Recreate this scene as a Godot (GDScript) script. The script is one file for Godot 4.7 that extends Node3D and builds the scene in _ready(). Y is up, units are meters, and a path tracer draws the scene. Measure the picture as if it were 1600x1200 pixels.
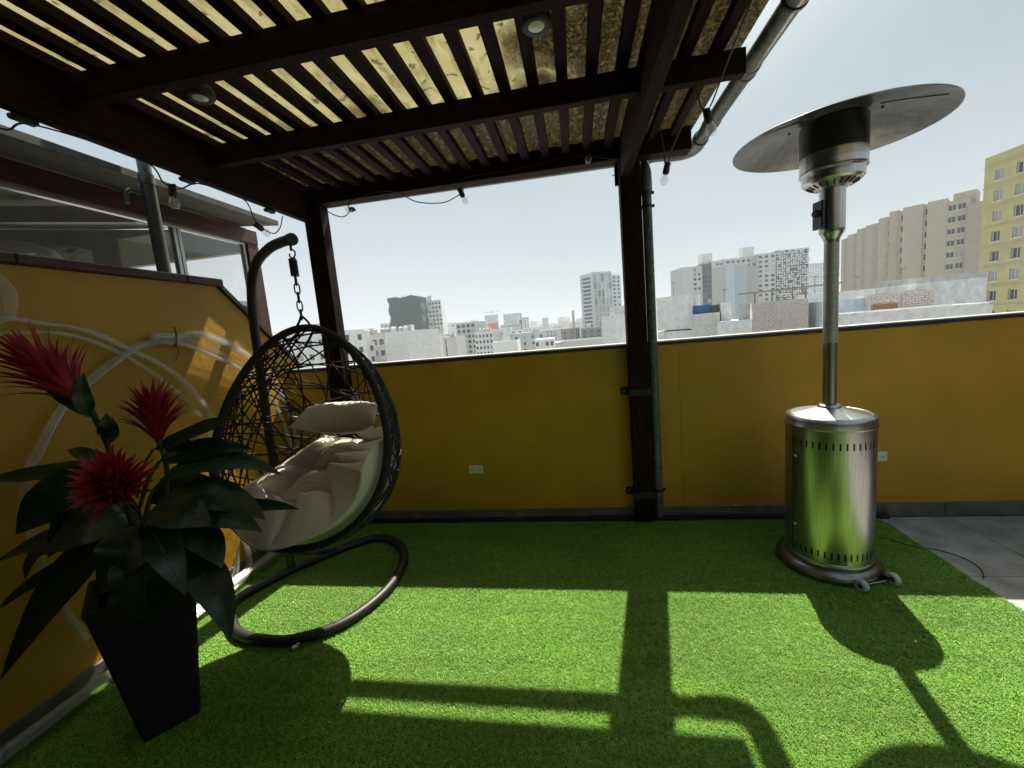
extends Node3D
# Roof terrace: yellow parapet, timber pergola, hanging egg chair, patio heater, artificial bromeliad, hazy city beyond.

var M := {}
var taken := {}
var rng := RandomNumberGenerator.new()

# ------------------------------------------------------------------ geometry collector
class G:
	var st := SurfaceTool.new()
	func _init():
		st.begin(Mesh.PRIMITIVE_TRIANGLES)
	func vert(p: Vector3, uv: Vector2, g: int):
		st.set_smooth_group(g)
		st.set_uv(uv)
		st.add_vertex(p)
	func tri(a: Vector3, b: Vector3, c: Vector3, out: Vector3, g := -1, ua := Vector2.ZERO, ub := Vector2.ZERO, uc := Vector2.ZERO):
		if (c - a).cross(b - a).dot(out) < 0.0:
			vert(a, ua, g); vert(c, uc, g); vert(b, ub, g)
		else:
			vert(a, ua, g); vert(b, ub, g); vert(c, uc, g)
	func quad(a: Vector3, b: Vector3, c: Vector3, d: Vector3, out: Vector3, g := -1, ua := Vector2.ZERO, ub := Vector2.ZERO, uc := Vector2.ZERO, ud := Vector2.ZERO):
		tri(a, b, c, out, g, ua, ub, uc)
		tri(a, c, d, out, g, ua, uc, ud)
	func box(c: Vector3, s: Vector3, basis := Basis.IDENTITY, ch := 0.0):
		var h := s * 0.5
		if ch <= 0.0:
			for ax in 3:
				for sg in [-1.0, 1.0]:
					var n := Vector3.ZERO
					n[ax] = sg
					var u := Vector3.ZERO
					var v := Vector3.ZERO
					u[(ax + 1) % 3] = 1.0
					v[(ax + 2) % 3] = 1.0
					var o: Vector3 = n * h
					quad(c + basis * (o - u * h - v * h), c + basis * (o + u * h - v * h), c + basis * (o + u * h + v * h), c + basis * (o - u * h + v * h), basis * n)
			return
		var e := h - Vector3(ch, ch, ch)
		for sx in [-1.0, 1.0]:
			for sy in [-1.0, 1.0]:
				for sz in [-1.0, 1.0]:
					var s3 := Vector3(sx, sy, sz)
					tri(c + basis * cv(0, s3, h, e), c + basis * cv(1, s3, h, e), c + basis * cv(2, s3, h, e), basis * s3)
		for ax in 3:
			var b1 := (ax + 1) % 3
			var b2 := (ax + 2) % 3
			for s1 in [-1.0, 1.0]:
				var q := []
				for k in [[-1.0, -1.0], [1.0, -1.0], [1.0, 1.0], [-1.0, 1.0]]:
					var s3 := Vector3.ZERO
					s3[ax] = s1
					s3[b1] = k[0]
					s3[b2] = k[1]
					q.append(c + basis * cv(ax, s3, h, e))
				var n := Vector3.ZERO
				n[ax] = s1
				quad(q[0], q[1], q[2], q[3], basis * n)
				for s2 in [-1.0, 1.0]:
					var lo := Vector3.ZERO
					lo[ax] = s1
					lo[b1] = s2
					lo[b2] = -1.0
					var hi := lo
					hi[b2] = 1.0
					var m := lo
					m[b2] = 0.0
					quad(c + basis * cv(ax, lo, h, e), c + basis * cv(ax, hi, h, e), c + basis * cv(b1, hi, h, e), c + basis * cv(b1, lo, h, e), basis * m)
	func cv(ax: int, s: Vector3, h: Vector3, e: Vector3) -> Vector3:
		var p := s * e
		p[ax] = s[ax] * h[ax]
		return p
	func ab(a: Vector3, b: Vector3, ch := 0.0):   # box between two corners
		box((a + b) * 0.5, (b - a).abs(), Basis.IDENTITY, ch)
	func tube(pts: PackedVector3Array, r, sides := 8, closed := false, caps := true, ridge := 0.0):
		var n := pts.size()
		var rings := []
		var up := Vector3.ZERO
		for i in n:
			var t: Vector3
			if closed:
				t = (pts[(i + 1) % n] - pts[(i + n - 1) % n]).normalized()
			else:
				t = (pts[mini(i + 1, n - 1)] - pts[maxi(i - 1, 0)]).normalized()
			if i == 0:
				up = t.cross(Vector3(0.31, 0.87, 0.21)).normalized()
			up = (up - t * up.dot(t)).normalized()
			var w := t.cross(up)
			var rr: float = r[i] if r is Array or r is PackedFloat32Array else r
			if ridge > 0.0:
				rr += ridge * (1.0 if i % 2 == 0 else -1.0)
			var ring := []
			for k in sides:
				var a := TAU * k / sides
				ring.append(pts[i] + (up * cos(a) + w * sin(a)) * rr)
			rings.append(ring)
		for i in (n if closed else n - 1):
			var j := (i + 1) % n
			for k in sides:
				var l := (k + 1) % sides
				var o: Vector3 = (rings[i][k] + rings[i][l] - pts[i] * 2.0)
				quad(rings[i][k], rings[i][l], rings[j][l], rings[j][k], o, 1, Vector2(float(k) / sides, i), Vector2(float(k + 1) / sides, i), Vector2(float(k + 1) / sides, i + 1), Vector2(float(k) / sides, i + 1))
		if caps and not closed:
			for e in [0, n - 1]:
				var o: Vector3 = pts[0] - pts[1] if e == 0 else pts[n - 1] - pts[n - 2]
				for k in sides:
					tri(pts[e], rings[e][k], rings[e][(k + 1) % sides], o, 2)
	# profile: [r, y] pairs; each segment gets a smooth group of its own when sharp
	func lathe(prof: Array, at: Vector3, segs := 48, basis := Basis.IDENTITY, sharp := true, from := 0.0, to := TAU):
		for i in prof.size() - 1:
			var p: Array = prof[i]
			var q: Array = prof[i + 1]
			var dr: float = q[0] - p[0]
			var dy: float = q[1] - p[1]
			for k in segs:
				var a: float = from + (to - from) * k / segs
				var b: float = from + (to - from) * (k + 1) / segs
				var ra := Vector3(cos(a), 0, sin(a))
				var rb := Vector3(cos(b), 0, sin(b))
				var o := (ra + rb).normalized() * dy - Vector3.UP * dr
				var ua := float(k) / segs
				var ub := float(k + 1) / segs
				var g := i + 1 if sharp else 1
				quad(at + basis * (ra * p[0] + Vector3.UP * p[1]), at + basis * (rb * p[0] + Vector3.UP * p[1]), at + basis * (rb * q[0] + Vector3.UP * q[1]), at + basis * (ra * q[0] + Vector3.UP * q[1]), basis * o, g, Vector2(ua, p[1]), Vector2(ub, p[1]), Vector2(ub, q[1]), Vector2(ua, q[1]))
	func sphere(c: Vector3, r: Vector3, basis := Basis.IDENTITY, su := 16, sv := 10):
		for i in sv:
			for k in su:
				var q := []
				for d in [[0, 0], [0, 1], [1, 1], [1, 0]]:
					var th: float = PI * (i + d[0]) / sv
					var ph: float = TAU * (k + d[1]) / su
					q.append(Vector3(sin(th) * cos(ph), cos(th), sin(th) * sin(ph)) * r)
				quad(c + basis * q[0], c + basis * q[1], c + basis * q[2], c + basis * q[3], basis * (q[0] + q[2]), 1)
	func grid(p: Array, flip_ref: Vector3, g := 1):   # p[i][j] points, smooth; out follows flip_ref roughly
		var ni := p.size()
		var nj: int = p[0].size()
		for i in ni - 1:
			for j in nj - 1:
				var a: Vector3 = p[i][j]
				var b: Vector3 = p[i][j + 1]
				var c: Vector3 = p[i + 1][j + 1]
				var d: Vector3 = p[i + 1][j]
				# keep one winding across the sheet: no per-triangle flipping
				var u0 := Vector2(float(j) / (nj - 1), float(i) / (ni - 1))
				var u1 := Vector2(float(j + 1) / (nj - 1), float(i) / (ni - 1))
				var u2 := Vector2(float(j + 1) / (nj - 1), float(i + 1) / (ni - 1))
				var u3 := Vector2(float(j) / (nj - 1), float(i + 1) / (ni - 1))
				if flip_ref.x > 0.0:
					vert(a, u0, g); vert(b, u1, g); vert(c, u2, g)
					vert(a, u0, g); vert(c, u2, g); vert(d, u3, g)
				else:
					vert(a, u0, g); vert(c, u2, g); vert(b, u1, g)
					vert(a, u0, g); vert(d, u3, g); vert(c, u2, g)
	func done() -> ArrayMesh:
		st.generate_normals()
		st.index()
		return st.commit()

# ------------------------------------------------------------------ objects
func numbered(called: String) -> String:
	if not taken.has(called):
		taken[called] = 0
		return called
	taken[called] += 1
	return "%s_%03d" % [called, taken[called]]

func tag(o: Node, label := "", category := "", group := "", kind := "") -> Node:
	if label: o.set_meta("label", label)
	if category: o.set_meta("category", category)
	if group: o.set_meta("group", group)
	if kind: o.set_meta("kind", kind)
	return o

func thing(called: String, label: String, category: String, at := Vector3.ZERO, group := "") -> Node3D:
	var o := Node3D.new()
	o.name = numbered(called)
	add_child(o)
	o.position = at
	tag(o, label, category, group)
	return o

func part(g: G, called: String, m: Material, parent: Node3D) -> MeshInstance3D:
	return part_mesh(g.done(), called, m, parent)

func part_mesh(mesh: Mesh, called: String, m: Material, parent: Node3D) -> MeshInstance3D:
	var o := MeshInstance3D.new()
	o.mesh = mesh
	o.material_override = m
	o.name = called
	if not parent is MeshInstance3D and parent != self:
		o.position = -parent.position
	parent.add_child(o, true)
	return o

func solo(g: G, called: String, m: Material, label: String, category: String, group := "", kind := "") -> MeshInstance3D:
	var o := MeshInstance3D.new()
	o.mesh = g.done()
	o.material_override = m
	o.name = numbered(called)
	add_child(o)
	tag(o, label, category, group, kind)
	return o

func setting(g: G, called: String, m: Material) -> MeshInstance3D:
	return solo(g, called, m, "", "", "", "structure")

func copy(root: Node3D, at: Vector3, turn: float, label: String) -> Node3D:
	var r: Node3D = root.duplicate()
	r.name = numbered(String(root.name).get_slice("_0", 0))
	add_child(r)
	r.position = at
	r.rotation.y = turn
	r.set_meta("label", label)
	return r

# ------------------------------------------------------------------ materials
func lin(r: float, g: float, b: float, a := 1.0) -> Color:
	var c := Color(r, g, b).linear_to_srgb()
	c.a = a
	return c

func noise_tex(seed_: int, freq: float, lo: float, hi: float, size := 512, oct := 4, as_normal := false, kind := FastNoiseLite.TYPE_SIMPLEX_SMOOTH) -> NoiseTexture2D:
	var n := FastNoiseLite.new()
	n.seed = seed_
	n.frequency = freq
	n.noise_type = kind
	n.fractal_octaves = oct
	var t := NoiseTexture2D.new()
	t.width = size
	t.height = size
	t.seamless = true
	t.noise = n
	if as_normal:
		t.as_normal_map = true
		t.bump_strength = 4.0
	else:
		var gr := Gradient.new()
		gr.set_color(0, Color(lo, lo, lo))
		gr.set_color(1, Color(hi, hi, hi))
		t.color_ramp = gr
	return t

func mat(called: String, c: Color, rough := 0.6, metal := 0.0, tex: Texture2D = null, scale := Vector3.ONE, bump: Texture2D = null, height := 0.0) -> StandardMaterial3D:
	var m := StandardMaterial3D.new()
	m.resource_name = called
	m.albedo_color = c
	m.roughness = rough
	m.metallic = metal
	if tex:
		m.albedo_texture = tex
	if bump:
		m.heightmap_enabled = true
		m.heightmap_texture = bump
		m.heightmap_scale = height
	if tex or bump:
		m.uv1_triplanar = true
		m.uv1_world_triplanar = true
		m.uv1_scale = scale
	M[called] = m
	return m

func make_materials():
	var mott := noise_tex(3, 0.008, 0.70, 1.0, 512, 5)
	var fine := noise_tex(5, 0.06, 0.72, 1.0, 512, 3)
	var grain := noise_tex(7, 0.02, 0.45, 1.0, 512, 5)
	var h1 := noise_tex(11, 0.05, 0.0, 1.0, 512, 4)
	var rough_wall := noise_tex(13, 0.02, 0.0, 1.0, 512, 5)
	mat("yellow_paint", lin(0.49, 0.268, 0.012), 0.60, 0.0, noise_tex(4, 0.006, 0.88, 1.0, 512, 6), Vector3(0.5, 0.5, 0.5), h1, 0.14)
	mat("wood_z", lin(0.031, 0.010, 0.007), 0.75, 0.0, grain, Vector3(5, 5, 0.35), grain, 0.1)
	mat("wood_x", lin(0.031, 0.010, 0.007), 0.75, 0.0, grain, Vector3(0.35, 5, 5), grain, 0.1)
	mat("wood_y", lin(0.031, 0.010, 0.007), 0.75, 0.0, grain, Vector3(5, 0.35, 5), grain, 0.1)
	for wn in ["wood_x", "wood_y", "wood_z"]:
		M[wn].metallic_specular = 0.25
	mat("wood_red", lin(0.10, 0.028, 0.02), 0.5, 0.0, grain, Vector3(4, 4, 0.4), grain, 0.1)
	mat("dark_cap", lin(0.02, 0.02, 0.022), 0.55, 0.0, fine, Vector3(2, 2, 2))
	mat("cement", lin(0.42, 0.41, 0.39), 0.85, 0.0, mott, Vector3(0.7, 0.7, 0.7), h1, 0.15)
	mat("tile_grey", lin(0.17, 0.17, 0.172), 0.35, 0.0, mott, Vector3(1.3, 1.3, 1.3))
	mat("tile_pale", lin(0.44, 0.44, 0.435), 0.40, 0.0, mott, Vector3(1.1, 1.1, 1.1))
	mat("grout", lin(0.10, 0.10, 0.10), 0.9)
	mat("turf_base", lin(0.06, 0.17, 0.02), 0.9, 0.0, fine, Vector3(3, 3, 3), h1, 0.3)
	mat("rubber", lin(0.012, 0.012, 0.012), 0.8, 0.0, fine, Vector3(3, 3, 3))
	mat("pvc", lin(0.17, 0.19, 0.19), 0.45, 0.0, grain, Vector3(3, 3, 3))
	mat("pvc_dark", lin(0.055, 0.06, 0.06), 0.5)
	mat("iron", lin(0.012, 0.014, 0.013), 0.5, 0.2)
	var s := mat("steel", lin(0.52, 0.515, 0.50), 0.29, 1.0, noise_tex(21, 0.03, 0.8, 1.0), Vector3(9, 0.25, 9), noise_tex(22, 0.05, 0.0, 1.0), 0.012)
	s.uv1_triplanar_sharpness = 2.0
	mat("steel_dull", lin(0.34, 0.32, 0.295), 0.3, 1.0, mott, Vector3(3, 3, 3))
	mat("steel_pole", lin(0.58, 0.57, 0.54), 0.42, 0.55, noise_tex(23, 0.04, 0.7, 1.0), Vector3(0.4, 9, 0.4), noise_tex(24, 0.04, 0.0, 1.0), 0.02)
	mat("steel_dark", lin(0.05, 0.05, 0.05), 0.25, 0.9)
	mat("soot", lin(0.012, 0.013, 0.017), 0.32, 0.3)
	mat("black", lin(0.008, 0.008, 0.008), 0.6)
	mat("black_gloss", lin(0.01, 0.01, 0.011), 0.25)
	mat("pot_black", lin(0.004, 0.004, 0.004), 0.8)
	mat("rattan", lin(0.013, 0.011, 0.010), 0.78, 0.0, fine, Vector3(9, 9, 9))
	mat("stand_brown", lin(0.022, 0.018, 0.015), 0.5, 0.0, fine, Vector3(6, 6, 6), h1, 0.05)
	var cu := mat("cushion", lin(0.76, 0.69, 0.56), 0.9, 0.0, fine, Vector3(5, 5, 5), noise_tex(31, 0.12, 0.0, 1.0), 0.04)
	cu.rim_enabled = true
	cu.rim = 0.3
	var lf := mat("leaf", lin(0.010, 0.048, 0.016), 0.34, 0.0, noise_tex(33, 0.012, 0.45, 1.0), Vector3(4, 4, 4))
	lf.backlight_enabled = true
	lf.backlight = Color(0.25, 0.3, 0.2)
	var lf2 := mat("leaf_pale", lin(0.022, 0.085, 0.028), 0.36, 0.0, noise_tex(33, 0.012, 0.45, 1.0), Vector3(4, 4, 4))
	lf2.backlight_enabled = true
	lf2.backlight = Color(0.25, 0.3, 0.2)
	var pt := mat("petal", lin(0.40, 0.016, 0.020), 0.55, 0.0, fine, Vector3(6, 6, 6))
	pt.backlight_enabled = true
	pt.backlight = Color(0.5, 0.4, 0.4)
	mat("stem", lin(0.03, 0.05, 0.02), 0.6)
	mat("white_plastic", lin(0.62, 0.60, 0.55), 0.45)
	mat("wheel", lin(0.68, 0.67, 0.64), 0.6, 0.0, fine, Vector3(8, 8, 8))
	mat("red_string", lin(0.25, 0.02, 0.02), 0.7)
	var tb := mat("clear_tube", lin(0.55, 0.56, 0.55, 0.11), 0.14)
	tb.transparency = BaseMaterial3D.TRANSPARENCY_ALPHA
	var gl := mat("glass", lin(0.75, 0.8, 0.8, 0.10), 0.03)
	gl.transparency = BaseMaterial3D.TRANSPARENCY_ALPHA
	var gb := mat("bulb_glass", lin(0.9, 0.9, 0.9, 0.12), 0.03)
	gb.transparency = BaseMaterial3D.TRANSPARENCY_ALPHA
	mat("lens", lin(0.55, 0.58, 0.50), 0.2)
	mat("filament", lin(0.4, 0.35, 0.25), 0.4, 0.8)
	mat("eave", lin(0.11, 0.11, 0.095), 0.8, 0.0, mott, Vector3(2, 2, 2))
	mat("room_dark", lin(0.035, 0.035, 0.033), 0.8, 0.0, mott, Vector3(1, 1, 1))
	mat("house_front", lin(0.24, 0.20, 0.14), 0.6, 0.0, mott, Vector3(1, 1, 1))
	mat("cloth_pale", lin(0.5, 0.5, 0.47), 0.9, 0.0, mott, Vector3(3, 3, 3))
	mat("alu", lin(0.42, 0.43, 0.42), 0.35, 0.9)
	# the city
	var stain := noise_tex(41, 0.012, 0.84, 1.0, 512, 6)
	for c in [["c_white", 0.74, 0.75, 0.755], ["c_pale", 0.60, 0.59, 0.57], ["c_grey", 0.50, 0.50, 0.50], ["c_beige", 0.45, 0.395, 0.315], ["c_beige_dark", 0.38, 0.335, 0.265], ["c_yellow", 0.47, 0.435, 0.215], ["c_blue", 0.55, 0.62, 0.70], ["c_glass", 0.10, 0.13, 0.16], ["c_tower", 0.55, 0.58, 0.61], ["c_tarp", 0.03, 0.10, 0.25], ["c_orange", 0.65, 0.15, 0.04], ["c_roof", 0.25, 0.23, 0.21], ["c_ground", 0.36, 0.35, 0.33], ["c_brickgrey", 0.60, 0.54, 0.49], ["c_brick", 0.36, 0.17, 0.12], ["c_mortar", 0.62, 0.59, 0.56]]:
		mat(c[0], lin(c[1], c[2], c[3]), 0.85, 0.0, noise_tex(44, 0.012, 0.93, 1.0, 256, 5) if c[0].contains("yellow") or c[0].contains("beige") else stain, Vector3(0.22, 0.16, 0.22) if not c[0].contains("brick") else Vector3(0.5, 0.5, 0.5))
	mat("pane", lin(0.035, 0.045, 0.055), 0.12)
	mat("pane_pale", lin(0.30, 0.32, 0.33), 0.25)
	mat("net", lin(0.05, 0.078, 0.076), 0.9, 0.0, stain, Vector3(0.15, 0.15, 0.15))
	# perforated steel of the burner
	var im := Image.create(64, 64, false, Image.FORMAT_RGB8)
	for y in 64:
		for x in 64:
			var d := 99.0
			for o in [Vector2(16, 16), Vector2(48, 48), Vector2(16, 80), Vector2(80, 16), Vector2(-16, 48), Vector2(48, -16)]:
				d = minf(d, Vector2(x, y).distance_to(o))
			var v := 0.03 if d < 12.0 else 1.0
			im.set_pixel(x, y, Color(v, v, v))
	var pf := StandardMaterial3D.new()
	pf.resource_name = "perforated"
	pf.albedo_color = lin(0.45, 0.42, 0.36)
	pf.albedo_texture = ImageTexture.create_from_image(im)
	pf.metallic = 0.9
	pf.roughness = 0.25
	pf.uv1_scale = Vector3(75, 95, 1)
	M["perforated"] = pf
	# translucent roof sheet with leaf litter and grime lying on it
	var n1 := FastNoiseLite.new()
	n1.seed = 51
	n1.frequency = 0.9
	n1.fractal_octaves = 5
	var n2 := FastNoiseLite.new()
	n2.seed = 52
	n2.frequency = 22.0
	n2.fractal_octaves = 4
	var n3 := FastNoiseLite.new()
	n3.seed = 53
	n3.frequency = 3.0
	n3.fractal_octaves = 3
	var rr := RandomNumberGenerator.new()
	rr.seed = 9
	var W := 640
	var H := 1024
	var ri := Image.create(W, H, false, Image.FORMAT_RGB8)
	for y in H:
		var z := -2.7 + 5.2 * y / H
		for x in W:
			var wx := -1.78 + 2.55 * x / W
			# grime: a band along the low front edge and a heavy patch to the right of the middle
			var a := smoothstep(-1.80, -2.12, z + 0.22 * n1.get_noise_2d(wx * 1.5, z * 1.5) + 0.12 * n3.get_noise_2d(wx, z))
			var b := smoothstep(-0.42, 0.10, wx + 0.35 * n1.get_noise_2d(wx * 2.0 + 9.0, z * 2.0) + 0.2 * n3.get_noise_2d(wx + 5.0, z)) * smoothstep(-0.9, -1.35, z + 0.3 * n1.get_noise_2d(wx, z + 4.0))
			var d := maxf(a, b * 0.92)
			var sp := n2.get_noise_2d(wx, z * 0.8)
			var k := clampf(d * 1.5 - 0.30 + d * (0.55 * sp + rr.randf_range(-0.15, 0.15)), 0.0, 1.0)
			k = maxf(k, 0.55 * smoothstep(0.36, 0.5, n2.get_noise_2d(wx * 0.6 + 30.0, z * 0.6)))
			var base := Color(0.82, 0.79, 0.64)
			base = base.lerp(Color(0.72, 0.665, 0.46), clampf(0.5 + 0.9 * n3.get_noise_2d(wx * 0.8, z * 2.0), 0.0, 1.0) * 0.6)
			var sp2 := n2.get_noise_2d(wx * 2.3 + 7.0, z * 2.0)
			var streak := n3.get_noise_2d(wx * 3.2 + 60.0, z * 0.9) * 0.6 + n1.get_noise_2d(wx * 26.0, z * 9.0) * 0.5
			base = base.lerp(Color(0.47, 0.41, 0.26), clampf(streak * 1.1, 0.0, 0.6))
			var grime := Color(0.09, 0.08, 0.045).lerp(Color(0.50, 0.43, 0.26), clampf(0.22 + sp * 0.55 + sp2 * 0.55 + rr.randf_range(-0.22, 0.30), 0.0, 1.0))
			ri.set_pixel(x, y, base.lerp(grime, k))
	var rs := StandardMaterial3D.new()
	rs.resource_name = "roof_sheet"
	rs.albedo_texture = ImageTexture.create_from_image(ri)
	rs.roughness = 0.6
	rs.backlight_enabled = true
	rs.backlight = Color(0.72, 0.72, 0.70)
	M["roof_sheet"] = rs

# ------------------------------------------------------------------ scene
func _ready():
	rng.seed = 20240
	# camera
	var cam := Camera3D.new()
	cam.name = "camera"
	cam.fov = 86.48
	cam.near = 0.05
	cam.far = 9000.0
	cam.position = Vector3(0, 1.334, 0)
	cam.rotation = Vector3(-0.1308, 0.1640, -0.0878)
	add_child(cam)
	cam.current = true
	# sky, sun, exposure, air
	var sky_m := ProceduralSkyMaterial.new()
	sky_m.sky_top_color = lin(0.088, 0.157, 0.198)
	sky_m.sky_horizon_color = lin(0.325, 0.335, 0.34)
	sky_m.sky_curve = 0.30
	sky_m.ground_bottom_color = lin(0.10, 0.10, 0.095)
	sky_m.ground_horizon_color = lin(0.31, 0.32, 0.325)
	sky_m.ground_curve = 0.05
	sky_m.sun_angle_max = 70.0
	sky_m.sun_curve = 0.25
	var cn := FastNoiseLite.new()
	cn.seed = 14
	cn.frequency = 0.0035
	cn.fractal_octaves = 5
	var veil := NoiseTexture2D.new()
	veil.width = 1024
	veil.height = 512
	veil.seamless = true
	veil.noise = cn
	var vr := Gradient.new()
	vr.set_color(0, Color(1, 1, 1, 0.0))
	vr.set_color(1, Color(1, 1, 1, 0.09))
	veil.color_ramp = vr
	sky_m.sky_cover = veil
	sky_m.sky_cover_modulate = Color(0.75, 0.75, 0.75, 1.0)
	var sky := Sky.new()
	sky.sky_material = sky_m
	var env := Environment.new()
	env.background_mode = Environment.BG_SKY
	env.sky = sky
	env.tonemap_mode = Environment.TONE_MAPPER_LINEAR
	env.tonemap_exposure = 2.4
	env.sdfgi_enabled = true
	env.ssao_enabled = true
	env.ssil_enabled = true
	env.fog_enabled = true
	env.fog_light_color = Color(0.86, 0.90, 0.94)
	env.fog_density = 0.0006
	var we := WorldEnvironment.new()
	we.name = "world_environment"
	we.environment = env
	add_child(we)
	var sun := DirectionalLight3D.new()
	sun.name = "sun"
	sun.light_energy = 1.6
	sun.light_color = Color(1.0, 0.965, 0.90)
	sun.light_angular_distance = 0.5
	sun.shadow_enabled = true
	sun.basis = Basis.looking_at(Vector3(-0.122, -1.0, 0.662).normalized(), Vector3.UP)
	add_child(sun)

	make_materials()
	build_ground()
	build_walls()
	build_pergola()
	build_gutter()
	build_neighbour()
	build_heater()
	build_egg_chair()
	build_plant()
	build_tubing()
	build_lights()
	build_small_things()
	build_city()
	build_turf()

# ------------------------------------------------------------------ ground, tiles
func build_ground():
	var g := G.new()
	g.quad(Vector3(-3500, -26, 200), Vector3(3500, -26, 200), Vector3(3500, -26, -4200), Vector3(-3500, -26, -4200), Vector3.UP)
	setting(g, "city_ground", M.c_ground)
	g = G.new()
	g.ab(Vector3(-2.3, -0.25, -2.95), Vector3(4.6, -0.012, 3.2))
	var slab := setting(g, "terrace_floor", M.grout)
	# big floor tiles right of the turf, each its own piece
	var k := 0
	for i in 5:
		for j in 10:
			var x0 := 1.52 + 0.603 * i
			var z1 := -2.685 + 0.603 * j
			var b := G.new()
			b.ab(Vector3(x0 + 0.002, -0.011, z1 + 0.002), Vector3(x0 + 0.601, 0.0 + rng.randf_range(-0.0006, 0.0006), z1 + 0.601), 0.0015)
			part(b, "floor_tile", M.tile_pale, slab)
			k += 1

func build_turf():
	# backing sheet
	var g := G.new()
	var pts := []
	var x1 := 1.745
	for i in 49:
		var row := []
		var z := -2.655 + 4.9 * i / 48.0
		for j in 2:
			var x := -2.085 if j == 0 else x1 + 0.008 * sin(z * 7.0) + 0.006 * sin(z * 19.0) + rng.randf_range(-0.003, 0.003)
			row.append(Vector3(x, 0.005, z))
		pts.append(row)
	g.grid(pts, Vector3(-1, 0, 0))
	setting(g, "turf_backing", M.turf_base)
	# blades in tufts
	var tufts := []
	var b := G.new()
	var r := RandomNumberGenerator.new()
	r.seed = 5
	for k in 12:
		var a := r.randf() * TAU
		var o := Vector3(r.randf_range(-0.008, 0.008), 0, r.randf_range(-0.008, 0.008))
		var lean := Vector3(cos(a), 0, sin(a)) * r.randf_range(0.002, 0.006)
		var side := Vector3(-sin(a), 0, cos(a)) * 0.0008
		var h := r.randf_range(0.0045, 0.008)
		var m := o + lean * 0.4 + Vector3(0, h * 0.65, 0)
		var tip := o + lean * 1.3 + Vector3(0, h, 0)
		b.quad(o - side, o + side, m + side, m - side, Vector3(cos(a), 0.3, sin(a)))
		b.tri(m - side, m + side, tip, Vector3(cos(a), 0.3, sin(a)))
	var gm := StandardMaterial3D.new()
	gm.resource_name = "turf_blade"
	gm.albedo_color = Color.WHITE
	gm.vertex_color_use_as_albedo = true
	gm.roughness = 0.55
	gm.backlight_enabled = true
	gm.backlight = Color(0.5, 0.55, 0.4)
	var mm := MultiMesh.new()
	mm.transform_format = MultiMesh.TRANSFORM_3D
	mm.use_colors = true
	mm.mesh = b.done()
	var spots := []
	var step := 0.0088
	var patch := FastNoiseLite.new()
	patch.seed = 77
	patch.frequency = 1.3
	patch.fractal_octaves = 4
	var z := -2.65
	while z < -0.1:
		# only where the photograph can look: nearer the camera the frame narrows
		var x := maxf(-2.08, -2.3)
		while x < x1 - 0.004:
			spots.append(Vector3(x + r.randf_range(-0.007, 0.007), 0.004, z + r.randf_range(-0.007, 0.007)))
			x += step
		z += step
	mm.instance_count = spots.size()
	for i in spots.size():
		var p: Vector3 = spots[i]
		p.x = minf(p.x, x1 + 0.006 * sin(p.z * 7.0))
		var s := r.randf_range(0.8, 1.25)
		var t := Transform3D(Basis(Vector3.UP, r.randf() * TAU).scaled(Vector3(s, s * r.randf_range(0.75, 1.2), s)), p)
		mm.set_instance_transform(i, t)
		var v := 0.92 + 0.20 * patch.get_noise_2d(p.x, p.z * 1.4) + 0.16 * patch.get_noise_2d(p.x * 0.8 + 50.0, p.z * 9.0) + 0.10 * patch.get_noise_2d(p.x * 14.0, p.z * 14.0) + r.randf_range(-0.09, 0.10)
		var c := Color(0.20, 0.41, 0.04) if r.randf() < 0.88 else Color(0.38, 0.52, 0.11)
		mm.set_instance_color(i, Color(c.r * v, c.g * v, c.b * v))
	var o := MultiMeshInstance3D.new()
	o.name = "artificial_turf"
	o.multimesh = mm
	o.material_override = gm
	add_child(o)
	tag(o, "bright green artificial grass carpet covering the terrace floor under the pergola", "artificial grass", "", "stuff")

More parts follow.
